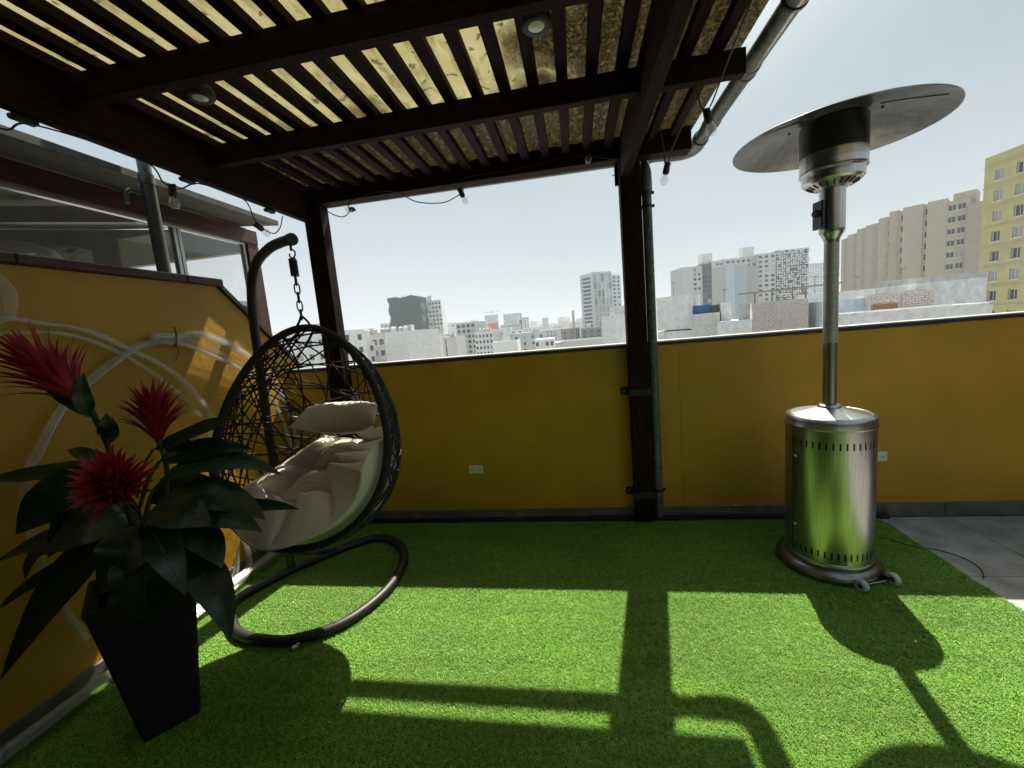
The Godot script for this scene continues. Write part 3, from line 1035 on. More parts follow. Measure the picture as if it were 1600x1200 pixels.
func build_egg_chair():
	var foot := Vector3(-1.774, 0.0, -2.043)
	var t := thing("chair_stand", "dark brown steel stand with D-shaped floor ring and curved arm for the egg chair", "chair stand", Vector3(-1.5, 0, -2.0))
	var ring := [Vector3(-1.889, 0.03, -1.767), Vector3(-1.848, 0.03, -1.675), Vector3(-1.67, 0.03, -1.529), Vector3(-1.477, 0.03, -1.489), Vector3(-1.344, 0.03, -1.505), Vector3(-1.199, 0.03, -1.587), Vector3(-1.115, 0.03, -1.72), Vector3(-1.072, 0.03, -1.902), Vector3(-1.092, 0.03, -2.112), Vector3(-1.17, 0.03, -2.277), Vector3(-1.29, 0.03, -2.375), Vector3(-1.42, 0.03, -2.400), Vector3(-1.545, 0.03, -2.315), Vector3(-1.656, 0.03, -2.185), Vector3(-1.774, 0.03, -2.035), Vector3(-1.86, 0.03, -1.87)]
	var g := G.new()
	g.tube(smooth(ring, 6, true), 0.0245, 12, true)
	var rg := part(g, "floor_ring", M.stand_brown, t)
	for q in [[-1.199, -1.587, 0.9, 0.6], [-1.09, -2.11, 0.1, 1.0], [-1.86, -1.70, 0.5, -0.7]]:
		g = G.new()
		var d := Vector3(q[2], 0, q[3]).normalized()
		g.tube(PackedVector3Array([Vector3(q[0], 0.03, q[1]) - d.cross(Vector3.UP) * 0.0, Vector3(q[0], 0.03, q[1])]) if false else PackedVector3Array([Vector3(q[0], 0.0299, q[1]) - d * 0.004, Vector3(q[0], 0.0299, q[1]) + d * 0.004]), 0.027, 12)
		part(g, "joint_collar", M.stand_brown, rg)
	g = G.new()
	g.tube(smooth([Vector3(-1.774, 0.035, -2.043), Vector3(-1.786, 0.28, -2.05), Vector3(-1.79, 0.547, -2.052), Vector3(-1.766, 0.972, -2.038), Vector3(-1.745, 1.301, -2.028), Vector3(-1.730, 1.511, -2.020), Vector3(-1.688, 1.69, -1.998), Vector3(-1.600, 1.790, -1.953), Vector3(-1.46, 1.833, -1.879), Vector3(-1.34, 1.838, -1.816), Vector3(-1.252, 1.832, -1.770)], 7), 0.0235, 14)
	var arm := part(g, "arm", M.stand_brown, t)
	g = G.new()
	g.tube(PackedVector3Array([Vector3(-1.268, 1.833, -1.7785), Vector3(-1.246, 1.832, -1.767)]), 0.0275, 14)
	part(g, "end_cap", M.black, arm)
	g = G.new()
	g.tube(PackedVector3Array([Vector3(-1.270, 1.815, -1.780), Vector3(-1.270, 1.785, -1.780)]), 0.006, 8)
	part(g, "eye_bolt", M.iron, arm)
	g = G.new()
	g.tube(PackedVector3Array([Vector3(-1.62, 0.10, -2.10), Vector3(-1.60, 0.035, -2.26)]), 0.012, 8)
	g.tube(PackedVector3Array([Vector3(-1.77, 0.13, -2.05), Vector3(-1.62, 0.09, -2.12)]), 0.012, 8)
	part(g, "brace", M.stand_brown, t)
	# spring and chain
	var ch := thing("hanging_chain", "dark steel spring and link chain hanging the egg chair from its arm", "chain", Vector3(-1.27, 1.45, -1.78))
	g = G.new()
	g.tube(smooth([Vector3(-1.27, 1.790, -1.78), Vector3(-1.252, 1.782, -1.775), Vector3(-1.25, 1.765, -1.775), Vector3(-1.266, 1.752, -1.779), Vector3(-1.285, 1.762, -1.785), Vector3(-1.284, 1.775, -1.785)], 5), 0.0035, 8)
	part(g, "hook", M.iron, ch)
	g = G.new()
	var sp := PackedVector3Array()
	for i in 121:
		var a := TAU * i / 10.0
		sp.append(Vector3(-1.27 + 0.016 * cos(a), 1.748 - 0.078 * i / 120.0, -1.78 + 0.016 * sin(a)))
	g.tube(sp, 0.0032, 6)
	part(g, "spring", M.iron, ch)
	var y := 1.672
	var k := 0
	while y > 1.478:
		g = G.new()
		var lk := []
		var u := Vector3(cos(0.7 + k * PI / 2), 0, sin(0.7 + k * PI / 2))
		for q in [[0.010, 0.016], [0.010, -0.016], [0.0, -0.025], [-0.010, -0.016], [-0.010, 0.016], [0.0, 0.025]]:
			lk.append(Vector3(-1.27, y - 0.02, -1.78) + u * q[0] + Vector3.UP * q[1])
		g.tube(smooth(lk, 4, true), 0.0034, 6, true)
		part(g, "chain_link", M.iron, ch)
		y -= 0.040
		k += 1
	# the egg itself
	var eg := thing("egg_chair", "black woven rattan egg chair hanging beside the yellow side wall", "hanging chair", e_c)
	g = G.new()
	var rp := PackedVector3Array()
	for i in 300:
		var b := rim_at(TAU * i / 300.0)
		rp.append(e_c + e_r * b.x + e_u * b.y)
	g.tube(rp, 0.0178, 10, true, false, 0.0008)
	part(g, "rim", M.rattan, eg)
	g = G.new()
	var top := e_c + e_u * EB
	g.tube(smooth([top + e_r * -0.04, top + e_r * -0.022 + e_u * 0.03, Vector3(-1.272, top.y + 0.055, top.z), Vector3(-1.266, top.y + 0.055, top.z), top + e_r * 0.022 + e_u * 0.03, top + e_r * 0.04], 5), 0.0055, 8)
	part(g, "hanging_loop", M.iron, eg)
	var r := RandomNumberGenerator.new()
	r.seed = 91
	# frame bars of the shell
	for q in [[-1.45, 1.45], [-1.05, 1.05], [-1.9, 1.9], [-0.62, 0.62]]:
		g = G.new()
		var a := Vector2(sin(q[0]), cos(q[0]))
		var b := Vector2(sin(q[1]), cos(q[1]))
		g.tube(chord(a, b, 28), 0.0042, 6)
		part(g, "frame_bar", M.rattan, eg)
	for xx in [-0.35, 0.3]:
		g = G.new()
		var hh := sqrt(1.0 - xx * xx)
		g.tube(chord(Vector2(xx, hh), Vector2(xx * 0.8, -sqrt(1.0 - xx * xx * 0.64)), 32), 0.0045, 6)
		part(g, "frame_bar", M.rattan, eg)
	# random woven strands: chords over the shell
	for i in 92:
		var a := r.randf() * TAU
		var b := a + r.randf_range(0.7, 3.4)
		g = G.new()
		var p0 := Vector2(sin(a), cos(a))
		var p1 := Vector2(sin(b), cos(b))
		g.tube(chord(p0, p1, 22, r.randf_range(-0.10, 0.10), r.randf_range(-0.004, 0.004)), 0.0036 + r.randf() * 0.0008, 5, false, false)
		part(g, "woven_strand", M.rattan, eg)
	# wrapping where the strands tie round the rim
	# seat cushion
	var nz := FastNoiseLite.new()
	nz.seed = 17
	nz.frequency = 9.0
	var nu := 111
	var nv := 111
	var topg := []
	var botg := []
	var tufts := [Vector2(0.16, 0.27), Vector2(0.46, 0.27), Vector2(0.76, 0.27), Vector2(0.16, 0.55), Vector2(0.46, 0.55), Vector2(0.76, 0.55), Vector2(0.16, 0.80), Vector2(0.46, 0.80), Vector2(0.76, 0.80)]
	for i in nv:
		var v := float(i) / (nv - 1)
		var rt := []
		var rb := []
		for j in nu:
			var u := float(j) / (nu - 1)
			var l := Vector2(-0.16, 0.02).lerp(Vector2(-0.88, -0.66), v)
			var rr := Vector2(0.70, 0.06).lerp(Vector2(1.08, -0.48), v)
			l.x -= 0.10 * sin(v * PI)
			rr.x += 0.14 * sin(v * PI)
			var d := l.lerp(rr, u)
			d.y -= 0.66 * sin(u * PI) * v * v + 0.06 * sin(u * PI) * (1.0 - v)
			# pillowy thickness with tufts and the creases that join them
			var eu := minf(u, 1.0 - u)
			var ev := minf(v, 1.0 - v)
			var edge := pow(clampf(minf(eu, ev) / 0.09, 0.0, 1.0), 0.45)
			var cu := puff(u, [0.0, 0.16, 0.46, 0.76, 1.0])
			var cw := puff(v, [0.0, 0.27, 0.55, 0.80, 1.0])
			var th := (0.020 + 0.125 * cu * cw + 0.035 * smoothstep(0.70, 0.9, maxf(v, u * 1.05))) * edge
			for tf in tufts:
				var q := (Vector2(u, v) - tf as Vector2)
				th *= 1.0 - 0.55 * exp(-q.length_squared() / 0.003)
				var an := atan2(q.y, q.x)
				th += 0.009 * edge * sin(an * 6.0 + tf.x * 20.0) * exp(-q.length_squared() / 0.022) * smoothstep(0.0, 0.006, q.length_squared())
			for cc in [0.16, 0.46, 0.76]:
				th += 0.0035 * edge * sin(v * 95.0 + cc * 40.0) * exp(-pow((u - cc) / 0.05, 2.0)) * nz.get_noise_2d(v * 0.8, cc * 3.0) * 2.0
			for cc in [0.27, 0.55, 0.80]:
				th += 0.0035 * edge * sin(u * 95.0 + cc * 40.0) * exp(-pow((v - cc) / 0.05, 2.0)) * nz.get_noise_2d(u * 0.8, cc * 3.0) * 2.0
			th += 0.014 * edge * nz.get_noise_2d(u * 0.35, v * 0.35) + 0.007 * edge * nz.get_noise_2d(u * 1.2 + 3.0, v * 0.5) + 0.006 * edge * nz.get_noise_2d(u * 0.6, v * 2.2 + 9.0)
			var lift := 0.030 * smoothstep(0.82, 0.98, d.length())
			rt.append(shell(d.x, d.y, 0.018 + lift + maxf(th, 0.0)))
			rb.append(shell(d.x, d.y, 0.012 + lift))
		topg.append(rt)
		botg.append(rb)
	g = G.new()
	g.grid(topg, Vector3(1, 0, 0))
	g.grid(botg, Vector3(-1, 0, 0))
	for i in nv - 1:
		for j in [0, nu - 1]:
			g.quad(topg[i][j], topg[i + 1][j], botg[i + 1][j], botg[i][j], topg[i][j] - topg[i][nu / 2], 3)
	for j in nu - 1:
		for i in [0, nv - 1]:
			g.quad(topg[i][j], topg[i][j + 1], botg[i][j + 1], botg[i][j], topg[i][j] - topg[nv / 2][j], 3)
	var cs := thing("seat_cushion", "thick beige tufted seat cushion lying in the bottom of the egg chair", "cushion", e_c + e_u * -0.4)
	part(g, "padding", M.cushion, cs)
	var edge_path := PackedVector3Array()
	for j in nu: edge_path.append(topg[0][j])
	for i in range(1, nv): edge_path.append(topg[i][nu - 1])
	for j in range(nu - 2, -1, -1): edge_path.append(topg[nv - 1][j])
	for i in range(nv - 2, 0, -1): edge_path.append(topg[i][0])
	g = G.new()
	g.tube(edge_path, 0.0035, 6, true)
	part(g, "piping", M.cushion, cs)
	g = G.new()
	for tf in tufts:
		var l := Vector2(-0.15, 0.03).lerp(Vector2(-0.78, -0.72), tf.y)
		var i0 := int(round(tf.y * (nv - 1)))
		var j0 := int(round(tf.x * (nu - 1)))
		g.sphere(topg[i0][j0] + e_n * 0.002, Vector3(0.007, 0.007, 0.007), Basis.IDENTITY, 10, 7)
	part(g, "tuft_button", M.cushion, cs)
	# head pillow with ties
	var pc := e_c + e_r * 0.078 + e_u * 0.092 - e_n * 0.275
	var pl := thing("head_pillow", "small beige head pillow tied across the back of the egg chair", "pillow", pc)
	var px := (e_r + e_u * -0.04 + e_n * 0.09).normalized()
	var pn := (e_n + e_u * 0.75).normalized()
	pn = (pn - px * pn.dot(px)).normalized()
	var py := pn.cross(px).normalized()
	g = G.new()
	var f := []
	var bk := []
	for i in 25:
		var v := -1.0 + i / 12.0
		var ra := []
		var rb := []
		for j in 41:
			var u := -1.0 + j / 20.0
			var th := 0.085 * pow(maxf(0.0, 1.0 - pow(absf(u), 2.4)), 0.6) * pow(maxf(0.0, 1.0 - pow(absf(v), 2.0)), 0.6)
			var hw := 0.235 - 0.035 * (v + 1.0) * 0.5 - 0.014 * (1.0 - v * v)
			var hh := 0.088 * (1.0 - 0.22 * u * u)
			var wr := 0.0045 * sin(u * 26.0 + v * 4.0 + 2.0 * nz.get_noise_2d(u, 0.3)) * (v * v) + 0.003 * nz.get_noise_2d(u * 0.5, v * 0.4)
			var o := pc + px * u * hw + py * v * hh + e_n * 0.10 * u * u
			ra.append(o + pn * (th + wr * (1.0 if th > 0.004 else 0.0)))
			rb.append(o - pn * th)
		f.append(ra)
		bk.append(rb)
	g.grid(f, Vector3(-1, 0, 0))
	g.grid(bk, Vector3(1, 0, 0))
	part(g, "padding", M.cushion, pl)
	for s in [-1.0, 1.0]:
		g = G.new()
		g.tube(PackedVector3Array([pc + px * s * 0.215 + e_n * 0.085, shell(0.19 + s * 0.62, 0.16, 0.01)]), 0.003, 6)
		part(g, "tie", M.cushion, pl)

func puff(x: float, cuts: Array) -> float:
	for i in cuts.size() - 1:
		if x <= cuts[i + 1]:
			var c: float = clampf((x - cuts[i]) / (cuts[i + 1] - cuts[i]), 0.0, 1.0)
			return pow(maxf(4.0 * c * (1.0 - c), 0.0), 0.55)
	return 0.0

func chord(a: Vector2, b: Vector2, n: int, bow := 0.0, off := 0.0) -> PackedVector3Array:
	var o := PackedVector3Array()
	var side := Vector2(-(b - a).y, (b - a).x)
	for i in n + 1:
		var t := float(i) / n
		var d := a.lerp(b, t) + side * bow * sin(t * PI)
		if d.length() > 1.0:
			d = d.normalized()
		o.append(shell(d.x, d.y, off))
	return o

# ------------------------------------------------------------------ plant
func leaf_mesh(b: Vector3, m: Vector3, t: Vector3, w: float, seed_: int, narrow := false) -> G:
	var r := RandomNumberGenerator.new()
	r.seed = seed_
	var g := G.new()
	var rows := []
	var hint := Vector3(0.62 + r.randf_range(-0.3, 0.3), 0.62 + r.randf_range(-0.25, 0.35), 0.50 + r.randf_range(-0.3, 0.3)).normalized()
	var n := 20
	var mc := m * 2.0 - (b + t) * 0.5   # so that the curve passes through m
	for i in n + 1:
		var s := float(i) / n
		var p := b.lerp(mc, s).lerp(mc.lerp(t, s), s)
		var tan := (mc - b).lerp(t - mc, s).normalized()
		var side := tan.cross(hint).normalized()
		var nrm := side.cross(tan).normalized()
		var hw := w * 0.5 * (pow(sin(PI * pow(s, 0.8)), 0.85) if s > 0.1 else 0.10 + 0.9 * s) 
		if s < 0.12: hw = w * 0.5 * lerpf(0.06, pow(sin(PI * pow(0.12, 0.8)), 0.85), smoothstep(0.04, 0.12, s))
		if s >= 1.0: hw = 0.0008
		var row := []
		for j in 9:
			var u := -1.0 + j / 4.0
			var fold := 0.16 * absf(u) * hw
			var wave := 0.10 * hw * sin(s * 13.0 + seed_ + (2.0 if u > 0 else 0.0)) * u * u
			var ribs := 0.018 * hw * sin(s * 60.0 - absf(u) * 5.0)
			row.append(p + side * u * hw + nrm * (fold + wave + ribs))
		rows.append(row)
	g.grid(rows, Vector3(-1, 0, 0))
	return g

func build_plant():
	var base := Vector3(-1.60, 0, -1.14)
	var pot := thing("plant_pot", "tall tapered square black planter in the left foreground", "plant pot", base)
	var g := G.new()
	var bs := Basis(Vector3.UP, 0.90)
	var sec := [[0.085, 0.012], [0.090, 0.03], [0.150, 0.535], [0.156, 0.55], [0.156, 0.565], [0.142, 0.565], [0.134, 0.50]]
	for i in sec.size() - 1:
		for k in 8:
			var q := []
			for e in [[i, k], [i, k + 1], [i + 1, k + 1], [i + 1, k]]:
				var a: float = PI / 4 + PI / 2 * floor(e[1] / 2.0) + (0.055 if e[1] % 2 else -0.055)
				q.append(base + bs * (Vector3(cos(a), 0, sin(a)) * sec[e[0]][0] * 1.25 + Vector3(0, sec[e[0]][1], 0)))
			var am: float = PI / 4 + PI / 2 * floor(k / 2.0) + (PI / 4 if k % 2 else 0.0)
			var o := bs * Vector3(cos(am), 0.05, sin(am))
			if i >= 5: o = -o
			if i == 4: o = Vector3.UP
			g.quad(q[0], q[1], q[2], q[3], o)
	part(g, "pot_wall", M.pot_black, pot)
	g = G.new()
	g.box(base + Vector3(0, 0.50, 0), Vector3(0.20, 0.02, 0.20), bs)
	part(g, "potting_soil", M.rubber, pot)
	var t := thing("bromeliad_plant", "artificial bromeliad plant with three spiky red flowers and broad dark leaves in a black pot", "plant", Vector3(-1.62, 0.5, -1.2))
	# stems
	for s in [[Vector3(-1.66, 0.48, -1.19), Vector3(-1.62, 0.80, -1.17), Vector3(-1.618, 1.05, -1.14), Vector3(-1.612, 1.20, -1.11)], [Vector3(-1.60, 0.48, -1.20), Vector3(-1.55, 0.75, -1.21), Vector3(-1.50, 0.93, -1.22), Vector3(-1.507, 1.07, -1.22)], [Vector3(-1.63, 0.48, -1.16), Vector3(-1.53, 0.72, -1.10), Vector3(-1.445, 0.90, -1.03)], [Vector3(-1.68, 0.48, -1.22), Vector3(-1.67, 0.65, -1.2), Vector3(-1.62, 0.80, -1.18)]]:
		g = G.new()
		g.tube(smooth(s, 6), 0.0085, 8)
		part(g, "stem", M.stem, t)
	var L := [
		[-1.553,1.013,-1.220,-1.335,1.081,-1.220,-1.122,1.130,-1.200,0.055],[-1.510,0.977,-1.200,-1.356,1.003,-1.250,-1.160,0.995,-1.250,0.075],
		[-1.487,0.917,-1.180,-1.269,0.962,-1.220,-1.037,0.907,-1.220,0.085],[-1.482,0.847,-1.150,-1.258,0.865,-1.150,-1.065,0.778,-1.150,0.120],
		[-1.452,0.767,-1.120,-1.205,0.817,-1.100,-1.039,0.758,-1.100,0.080],[-1.439,0.777,-1.100,-1.259,0.757,-1.080,-1.160,0.664,-1.050,0.100],
		[-1.435,0.684,-1.100,-1.190,0.652,-1.020,-1.103,0.468,-0.980,0.100],[-1.466,0.776,-1.080,-1.392,0.667,-1.000,-1.401,0.510,-0.980,0.140],
		[-1.655,0.962,-1.150,-1.823,0.986,-1.100,-2.045,0.98,-1.034,0.070],[-1.604,0.947,-1.100,-1.676,0.931,-1.020,-1.788,0.831,-0.960,0.130],
		[-1.523,0.754,-1.080,-1.669,0.802,-1.000,-1.892,0.738,-0.950,0.070],[-1.630,0.745,-1.120,-1.780,0.630,-1.050,-2.045,0.290,-0.973,0.100],
		[-1.682,0.642,-1.150,-1.88,0.63,-1.09,-2.045,0.525,-1.005,0.050],[-1.749,0.638,-1.200,-1.95,0.70,-1.13,-2.045,0.587,-1.092,0.060],
		[-1.751,0.885,-1.250,-1.89,0.99,-1.263,-2.03,1.015,-1.290,0.060],[-1.578,0.970,-1.280,-1.535,1.007,-1.300,-1.460,1.022,-1.300,0.060],
		[-1.380,0.762,-1.250,-1.187,0.784,-1.250,-0.974,0.789,-1.200,0.045],[-1.564,0.829,-1.120,-1.563,0.842,-1.020,-1.693,0.766,-0.950,0.120],
		[-1.502,0.805,-1.100,-1.443,0.747,-0.990,-1.524,0.628,-0.960,0.120],[-1.463,0.835,-1.100,-1.227,0.878,-1.000,-1.091,0.842,-0.980,0.110],
		[-1.625,0.790,-1.200,-1.86,0.807,-1.22,-2.045,0.81,-1.171,0.100],[-1.657,0.792,-1.250,-1.528,0.846,-1.300,-1.363,0.816,-1.300,0.100],
		[-1.445,0.814,-1.050,-1.278,0.802,-0.970,-1.192,0.641,-0.950,0.100],[-1.560,0.852,-1.120,-1.62,0.86,-1.04,-1.72,0.74,-0.980,0.120]]
	var k := 0
	for l in L:
		var b := Vector3(l[0], l[1], l[2])
		part(leaf_mesh(b, Vector3(l[3], l[4], l[5]), Vector3(l[6], l[7], l[8]), l[9] * 1.16, k), "leaf", M.leaf_pale if k in [0, 2, 4, 16] else M.leaf, t)
		var lf := t.get_child(t.get_child_count() - 1)
		g = G.new()
		var mid := PackedVector3Array()
		var e1 := Vector3(l[3], l[4], l[5])
		var e2 := Vector3(l[6], l[7], l[8])
		var mc := e1 * 2.0 - (b + e2) * 0.5
		for i in 17:
			var sm := i / 17.0
			mid.append(b.lerp(mc, sm).lerp(mc.lerp(e2, sm), sm))
		g.tube(mid, [0.0028, 0.0027, 0.0026, 0.0025, 0.0024, 0.0023, 0.0022, 0.0021, 0.002, 0.0019, 0.0018, 0.0017, 0.0016, 0.0014, 0.0012, 0.001, 0.0007], 6)
		part(g, "midrib", M.leaf_pale, lf)
		# short stalk joining the leaf to the stems
		g = G.new()
		var root := Vector3(-1.60, maxf(0.5, b.y - 0.16), -1.18)
		g.tube(smooth([root, root.lerp(b, 0.55) + Vector3(0, 0.02, 0), b + (Vector3(l[3], l[4], l[5]) - b) * 0.06], 5), 0.0045, 6)
		part(g, "leaf_stalk", M.stem, t)
		k += 1
	# two green bracts under the first flower
	part(leaf_mesh(Vector3(-1.612, 1.165, -1.11), Vector3(-1.598, 1.235, -1.085), Vector3(-1.592, 1.318, -1.10), 0.05, 40), "bract", M.leaf_pale, t)
	part(leaf_mesh(Vector3(-1.615, 1.165, -1.11), Vector3(-1.68, 1.235, -1.09), Vector3(-1.73, 1.29, -1.07), 0.035, 41), "bract", M.leaf, t)
	part(leaf_mesh(Vector3(-1.60, 1.07, -1.13), Vector3(-1.575, 1.12, -1.12), Vector3(-1.585, 1.175, -1.13), 0.06, 42), "bract", M.leaf, t)
	# flower heads: cup and spiky petals
	flower(t, Vector3(-1.622, 1.222, -1.10), Vector3(-1.70, 1.43, -1.02), 0.235, 0.55, 84, 1)
	flower(t, Vector3(-1.508, 1.045, -1.22), Vector3(-1.512, 1.255, -1.225), 0.19, 0.62, 80, 2)
	flower(t, Vector3(-1.435, 0.915, -1.02), Vector3(-1.385, 1.04, -0.95), 0.15, 1.25, 84, 3)

func flower(t: Node3D, b: Vector3, top: Vector3, length: float, spread: float, count: int, seed_: int):
	var r := RandomNumberGenerator.new()
	r.seed = 300 + seed_
	var ax := (top - b).normalized()
	var u := ax.cross(Vector3(0.3, 0.2, 0.9)).normalized()
	var w := ax.cross(u)
	var bs := Basis(u, ax, w)
	var g := G.new()
	g.lathe([[0.006, -0.01], [0.014, 0.02], [0.022, 0.05], [0.020, 0.07], [0.0, 0.075]], b, 14, bs, false)
	var head := part(g, "flower_head", M.petal, t)
	for i in count:
		var f := float(i) / count           # outer petals first
		var a := i * 2.39996
		var rad := u * cos(a) + w * sin(a)
		var out := lerpf(spread * 1.7, 0.12, pow(f, 0.7)) * r.randf_range(0.75, 1.25)
		var st := b + ax * lerpf(0.012, 0.055, f) + rad * lerpf(0.016, 0.010, f)
		var ln := length * lerpf(0.72, 1.0, f) * r.randf_range(0.85, 1.08)
		var d0 := (ax + rad * out * 0.55).normalized()
		var curl := r.randf_range(0.15, 0.9) * (1.0 - f * 0.5)
		var pw := r.randf_range(0.013, 0.021)
		var rows := []
		var side := rad.cross(ax).normalized()
		var p := st
		var n := 9
		for s in n + 1:
			var q := float(s) / n
			var d := (d0 + rad * (out * 0.7 + curl) * q * q + Vector3(0, -0.08, 0) * q * q).normalized()
			if s > 0:
				p += d * ln / n
			var hw := pw * 0.5 * (0.75 + 0.5 * sin(q * PI * 0.6)) * (1.0 - pow(q, 3.2)) + 0.0004
			var nn := side.cross(d).normalized()
			rows.append([p - side * hw + nn * hw * 0.4, p, p + side * hw + nn * hw * 0.4])
		g = G.new()
		g.grid(rows, Vector3(1, 0, 0))
		part(g, "petal", M.petal, head)

# ------------------------------------------------------------------ clear plastic tubing against the side wall
func wall_path(p: Array, x: float, j: float, r: RandomNumberGenerator) -> Array:
	var o := []
	var dy := r.randf_range(-j, j)
	var dz := r.randf_range(-j, j)
	var dx := r.randf_range(-0.012, 0.012)
	for q in p:
		var e := r.randf_range(-j, j) * 0.25
		if q.size() == 3:
			o.append(Vector3(q[0] + dx * 2.0, maxf(0.02, q[1] + absf(dy) + e), q[2] + dz))
		else:
			o.append(Vector3(x + dx, q[0] + dy + e, q[1] + dz * 0.6))
	return o

func build_tubing():
	var r := RandomNumberGenerator.new()
	r.seed = 61
	var t := thing("clear_tubing", "tangled bundle of clear plastic tubing looped against the yellow side wall", "plastic tubing", Vector3(-2.05, 0, -1.8))
	var A := [[1.40, -0.85], [1.50, -1.0], [1.53, -1.14], [1.53, -1.24], [1.51, -1.34], [1.5, -1.41], [1.47, -1.5], [1.4, -1.61], [1.31, -1.75], [1.2, -1.86], [1.04, -1.96], [0.88, -2.01], [0.6, -2.04], [0.3, -2.03], [-2.0, 0.05, -1.95], [-2.01, 0.04, -1.5]]
	var A2 := [[1.35, -0.85], [1.45, -1.0], [1.48, -1.13], [1.49, -1.33], [1.45, -1.47], [1.36, -1.61], [1.22, -1.76], [1.08, -1.87], [0.9, -1.95], [0.5, -2.0], [0.2, -1.98], [-2.0, 0.05, -1.8], [-2.01, 0.04, -1.3]]
	var B := [[0.25, -1.22], [0.55, -1.15], [0.9, -1.15], [1.04, -1.22], [1.2, -1.33], [1.31, -1.47], [1.4, -1.61], [1.42, -1.66], [1.435, -1.75], [1.45, -1.86]]
	var C := [[1.46, -1.74], [1.455, -1.86], [1.47, -1.99], [1.42, -2.15], [1.32, -2.32], [1.16, -2.48], [0.91, -2.60], [0.6, -2.63], [0.28, -2.60], [-2.0, 0.06, -2.45], [-1.985, 0.05, -2.2], [-2.0, 0.045, -1.85], [-2.0, 0.045, -1.5], [-2.01, 0.045, -1.1], [-2.01, 0.05, -0.7]]
	var C2 := [[1.44, -1.77], [1.44, -1.87], [1.38, -2.01], [1.27, -2.21], [1.13, -2.39], [0.87, -2.52], [0.52, -2.56], [0.2, -2.5], [-1.99, 0.06, -2.3], [-1.98, 0.05, -2.1], [-1.99, 0.045, -1.8], [-2.01, 0.045, -1.3], [-2.02, 0.05, -0.7]]
	for s in [[A, 3, 0.010], [A2, 2, 0.008], [B, 6, 0.024], [C, 8, 0.024], [C2, 6, 0.026]]:
		for k in s[1]:
			var g := G.new()
			g.tube(smooth(wall_path(s[0], -2.062, s[2], r), 7), 0.0080, 8, false, true)
			part(g, "tube", M.clear_tube, t)
	var g2 := G.new()
	g2.tube(smooth([Vector3(-2.045, 1.50, -1.845), Vector3(-2.035, 1.47, -1.84), Vector3(-2.04, 1.42, -1.835), Vector3(-2.05, 1.40, -1.825)], 5), 0.004, 6)
	g2.tube(smooth([Vector3(-2.04, 1.42, -1.835), Vector3(-2.03, 1.37, -1.83), Vector3(-2.035, 1.33, -1.81)], 5), 0.003, 6)
	solo(g2, "tie_string", M.red_string, "thin dark red string tying the plastic tubing together on the wall", "string")
	t = thing("tubing_coil", "small coil of clear tubing hung high on the side wall at the frame edge", "plastic tubing", Vector3(-2.06, 1.6, -1.17))
	for k in 4:
		var g := G.new()
		var ring := []
		for i in 14:
			var a := TAU * i / 14.0
			ring.append(Vector3(-2.075 + 0.01 * k, 1.615 + (0.085 + 0.006 * k) * sin(a), -1.165 + (0.072 + 0.006 * k) * cos(a)))
		g.tube(smooth(ring, 4, true), 0.006, 8, true)
		part(g, "tube", M.clear_tube, t)

# ------------------------------------------------------------------ lights: festoon cable, bulbs, puck lights
func bulb(at: Vector3, dir: Vector3, label: String):
	var t := thing("light_bulb", label, "light bulb", at, "string light bulbs")
	var y := -dir.normalized()
	var x := y.cross(Vector3(0.3, 0.1, 0.95)).normalized()
	var bs := Basis(x, y, x.cross(y))
	var g := G.new()
	g.lathe([[0.0, 0.028], [0.011, 0.027], [0.0145, 0.020], [0.0155, 0.0], [0.0165, -0.012], [0.015, -0.024], [0.0125, -0.026]], at, 18, bs, false)
	g.box(at + bs * Vector3(0, 0.024, 0), Vector3(0.034, 0.012, 0.012), bs, 0.003)
	part(g, "socket", M.black, t)
	g = G.new()
	var pr := []
	for i in 15:
		var s := i / 14.0
		var rr := 0.0205 * sqrt(maxf(0.0, 1.0 - pow((s - 0.60) / 0.40, 2.0))) if s > 0.60 else lerpf(0.0115, 0.0205, smoothstep(0.0, 0.60, s))
		pr.append([rr, -0.024 - 0.058 * s])
	g.lathe(pr, at, 22, bs, false)
	part(g, "glass", M.bulb_glass, t)
	g = G.new()
	for q in [-0.004, 0.004]:
		g.tube(PackedVector3Array([at + bs * Vector3(q * 0.4, -0.024, 0), at + bs * Vector3(q, -0.05, 0.0), at + bs * Vector3(q * 0.5, -0.062, 0.001)]), 0.0006, 5)
	part(g, "filament", M.filament, t)

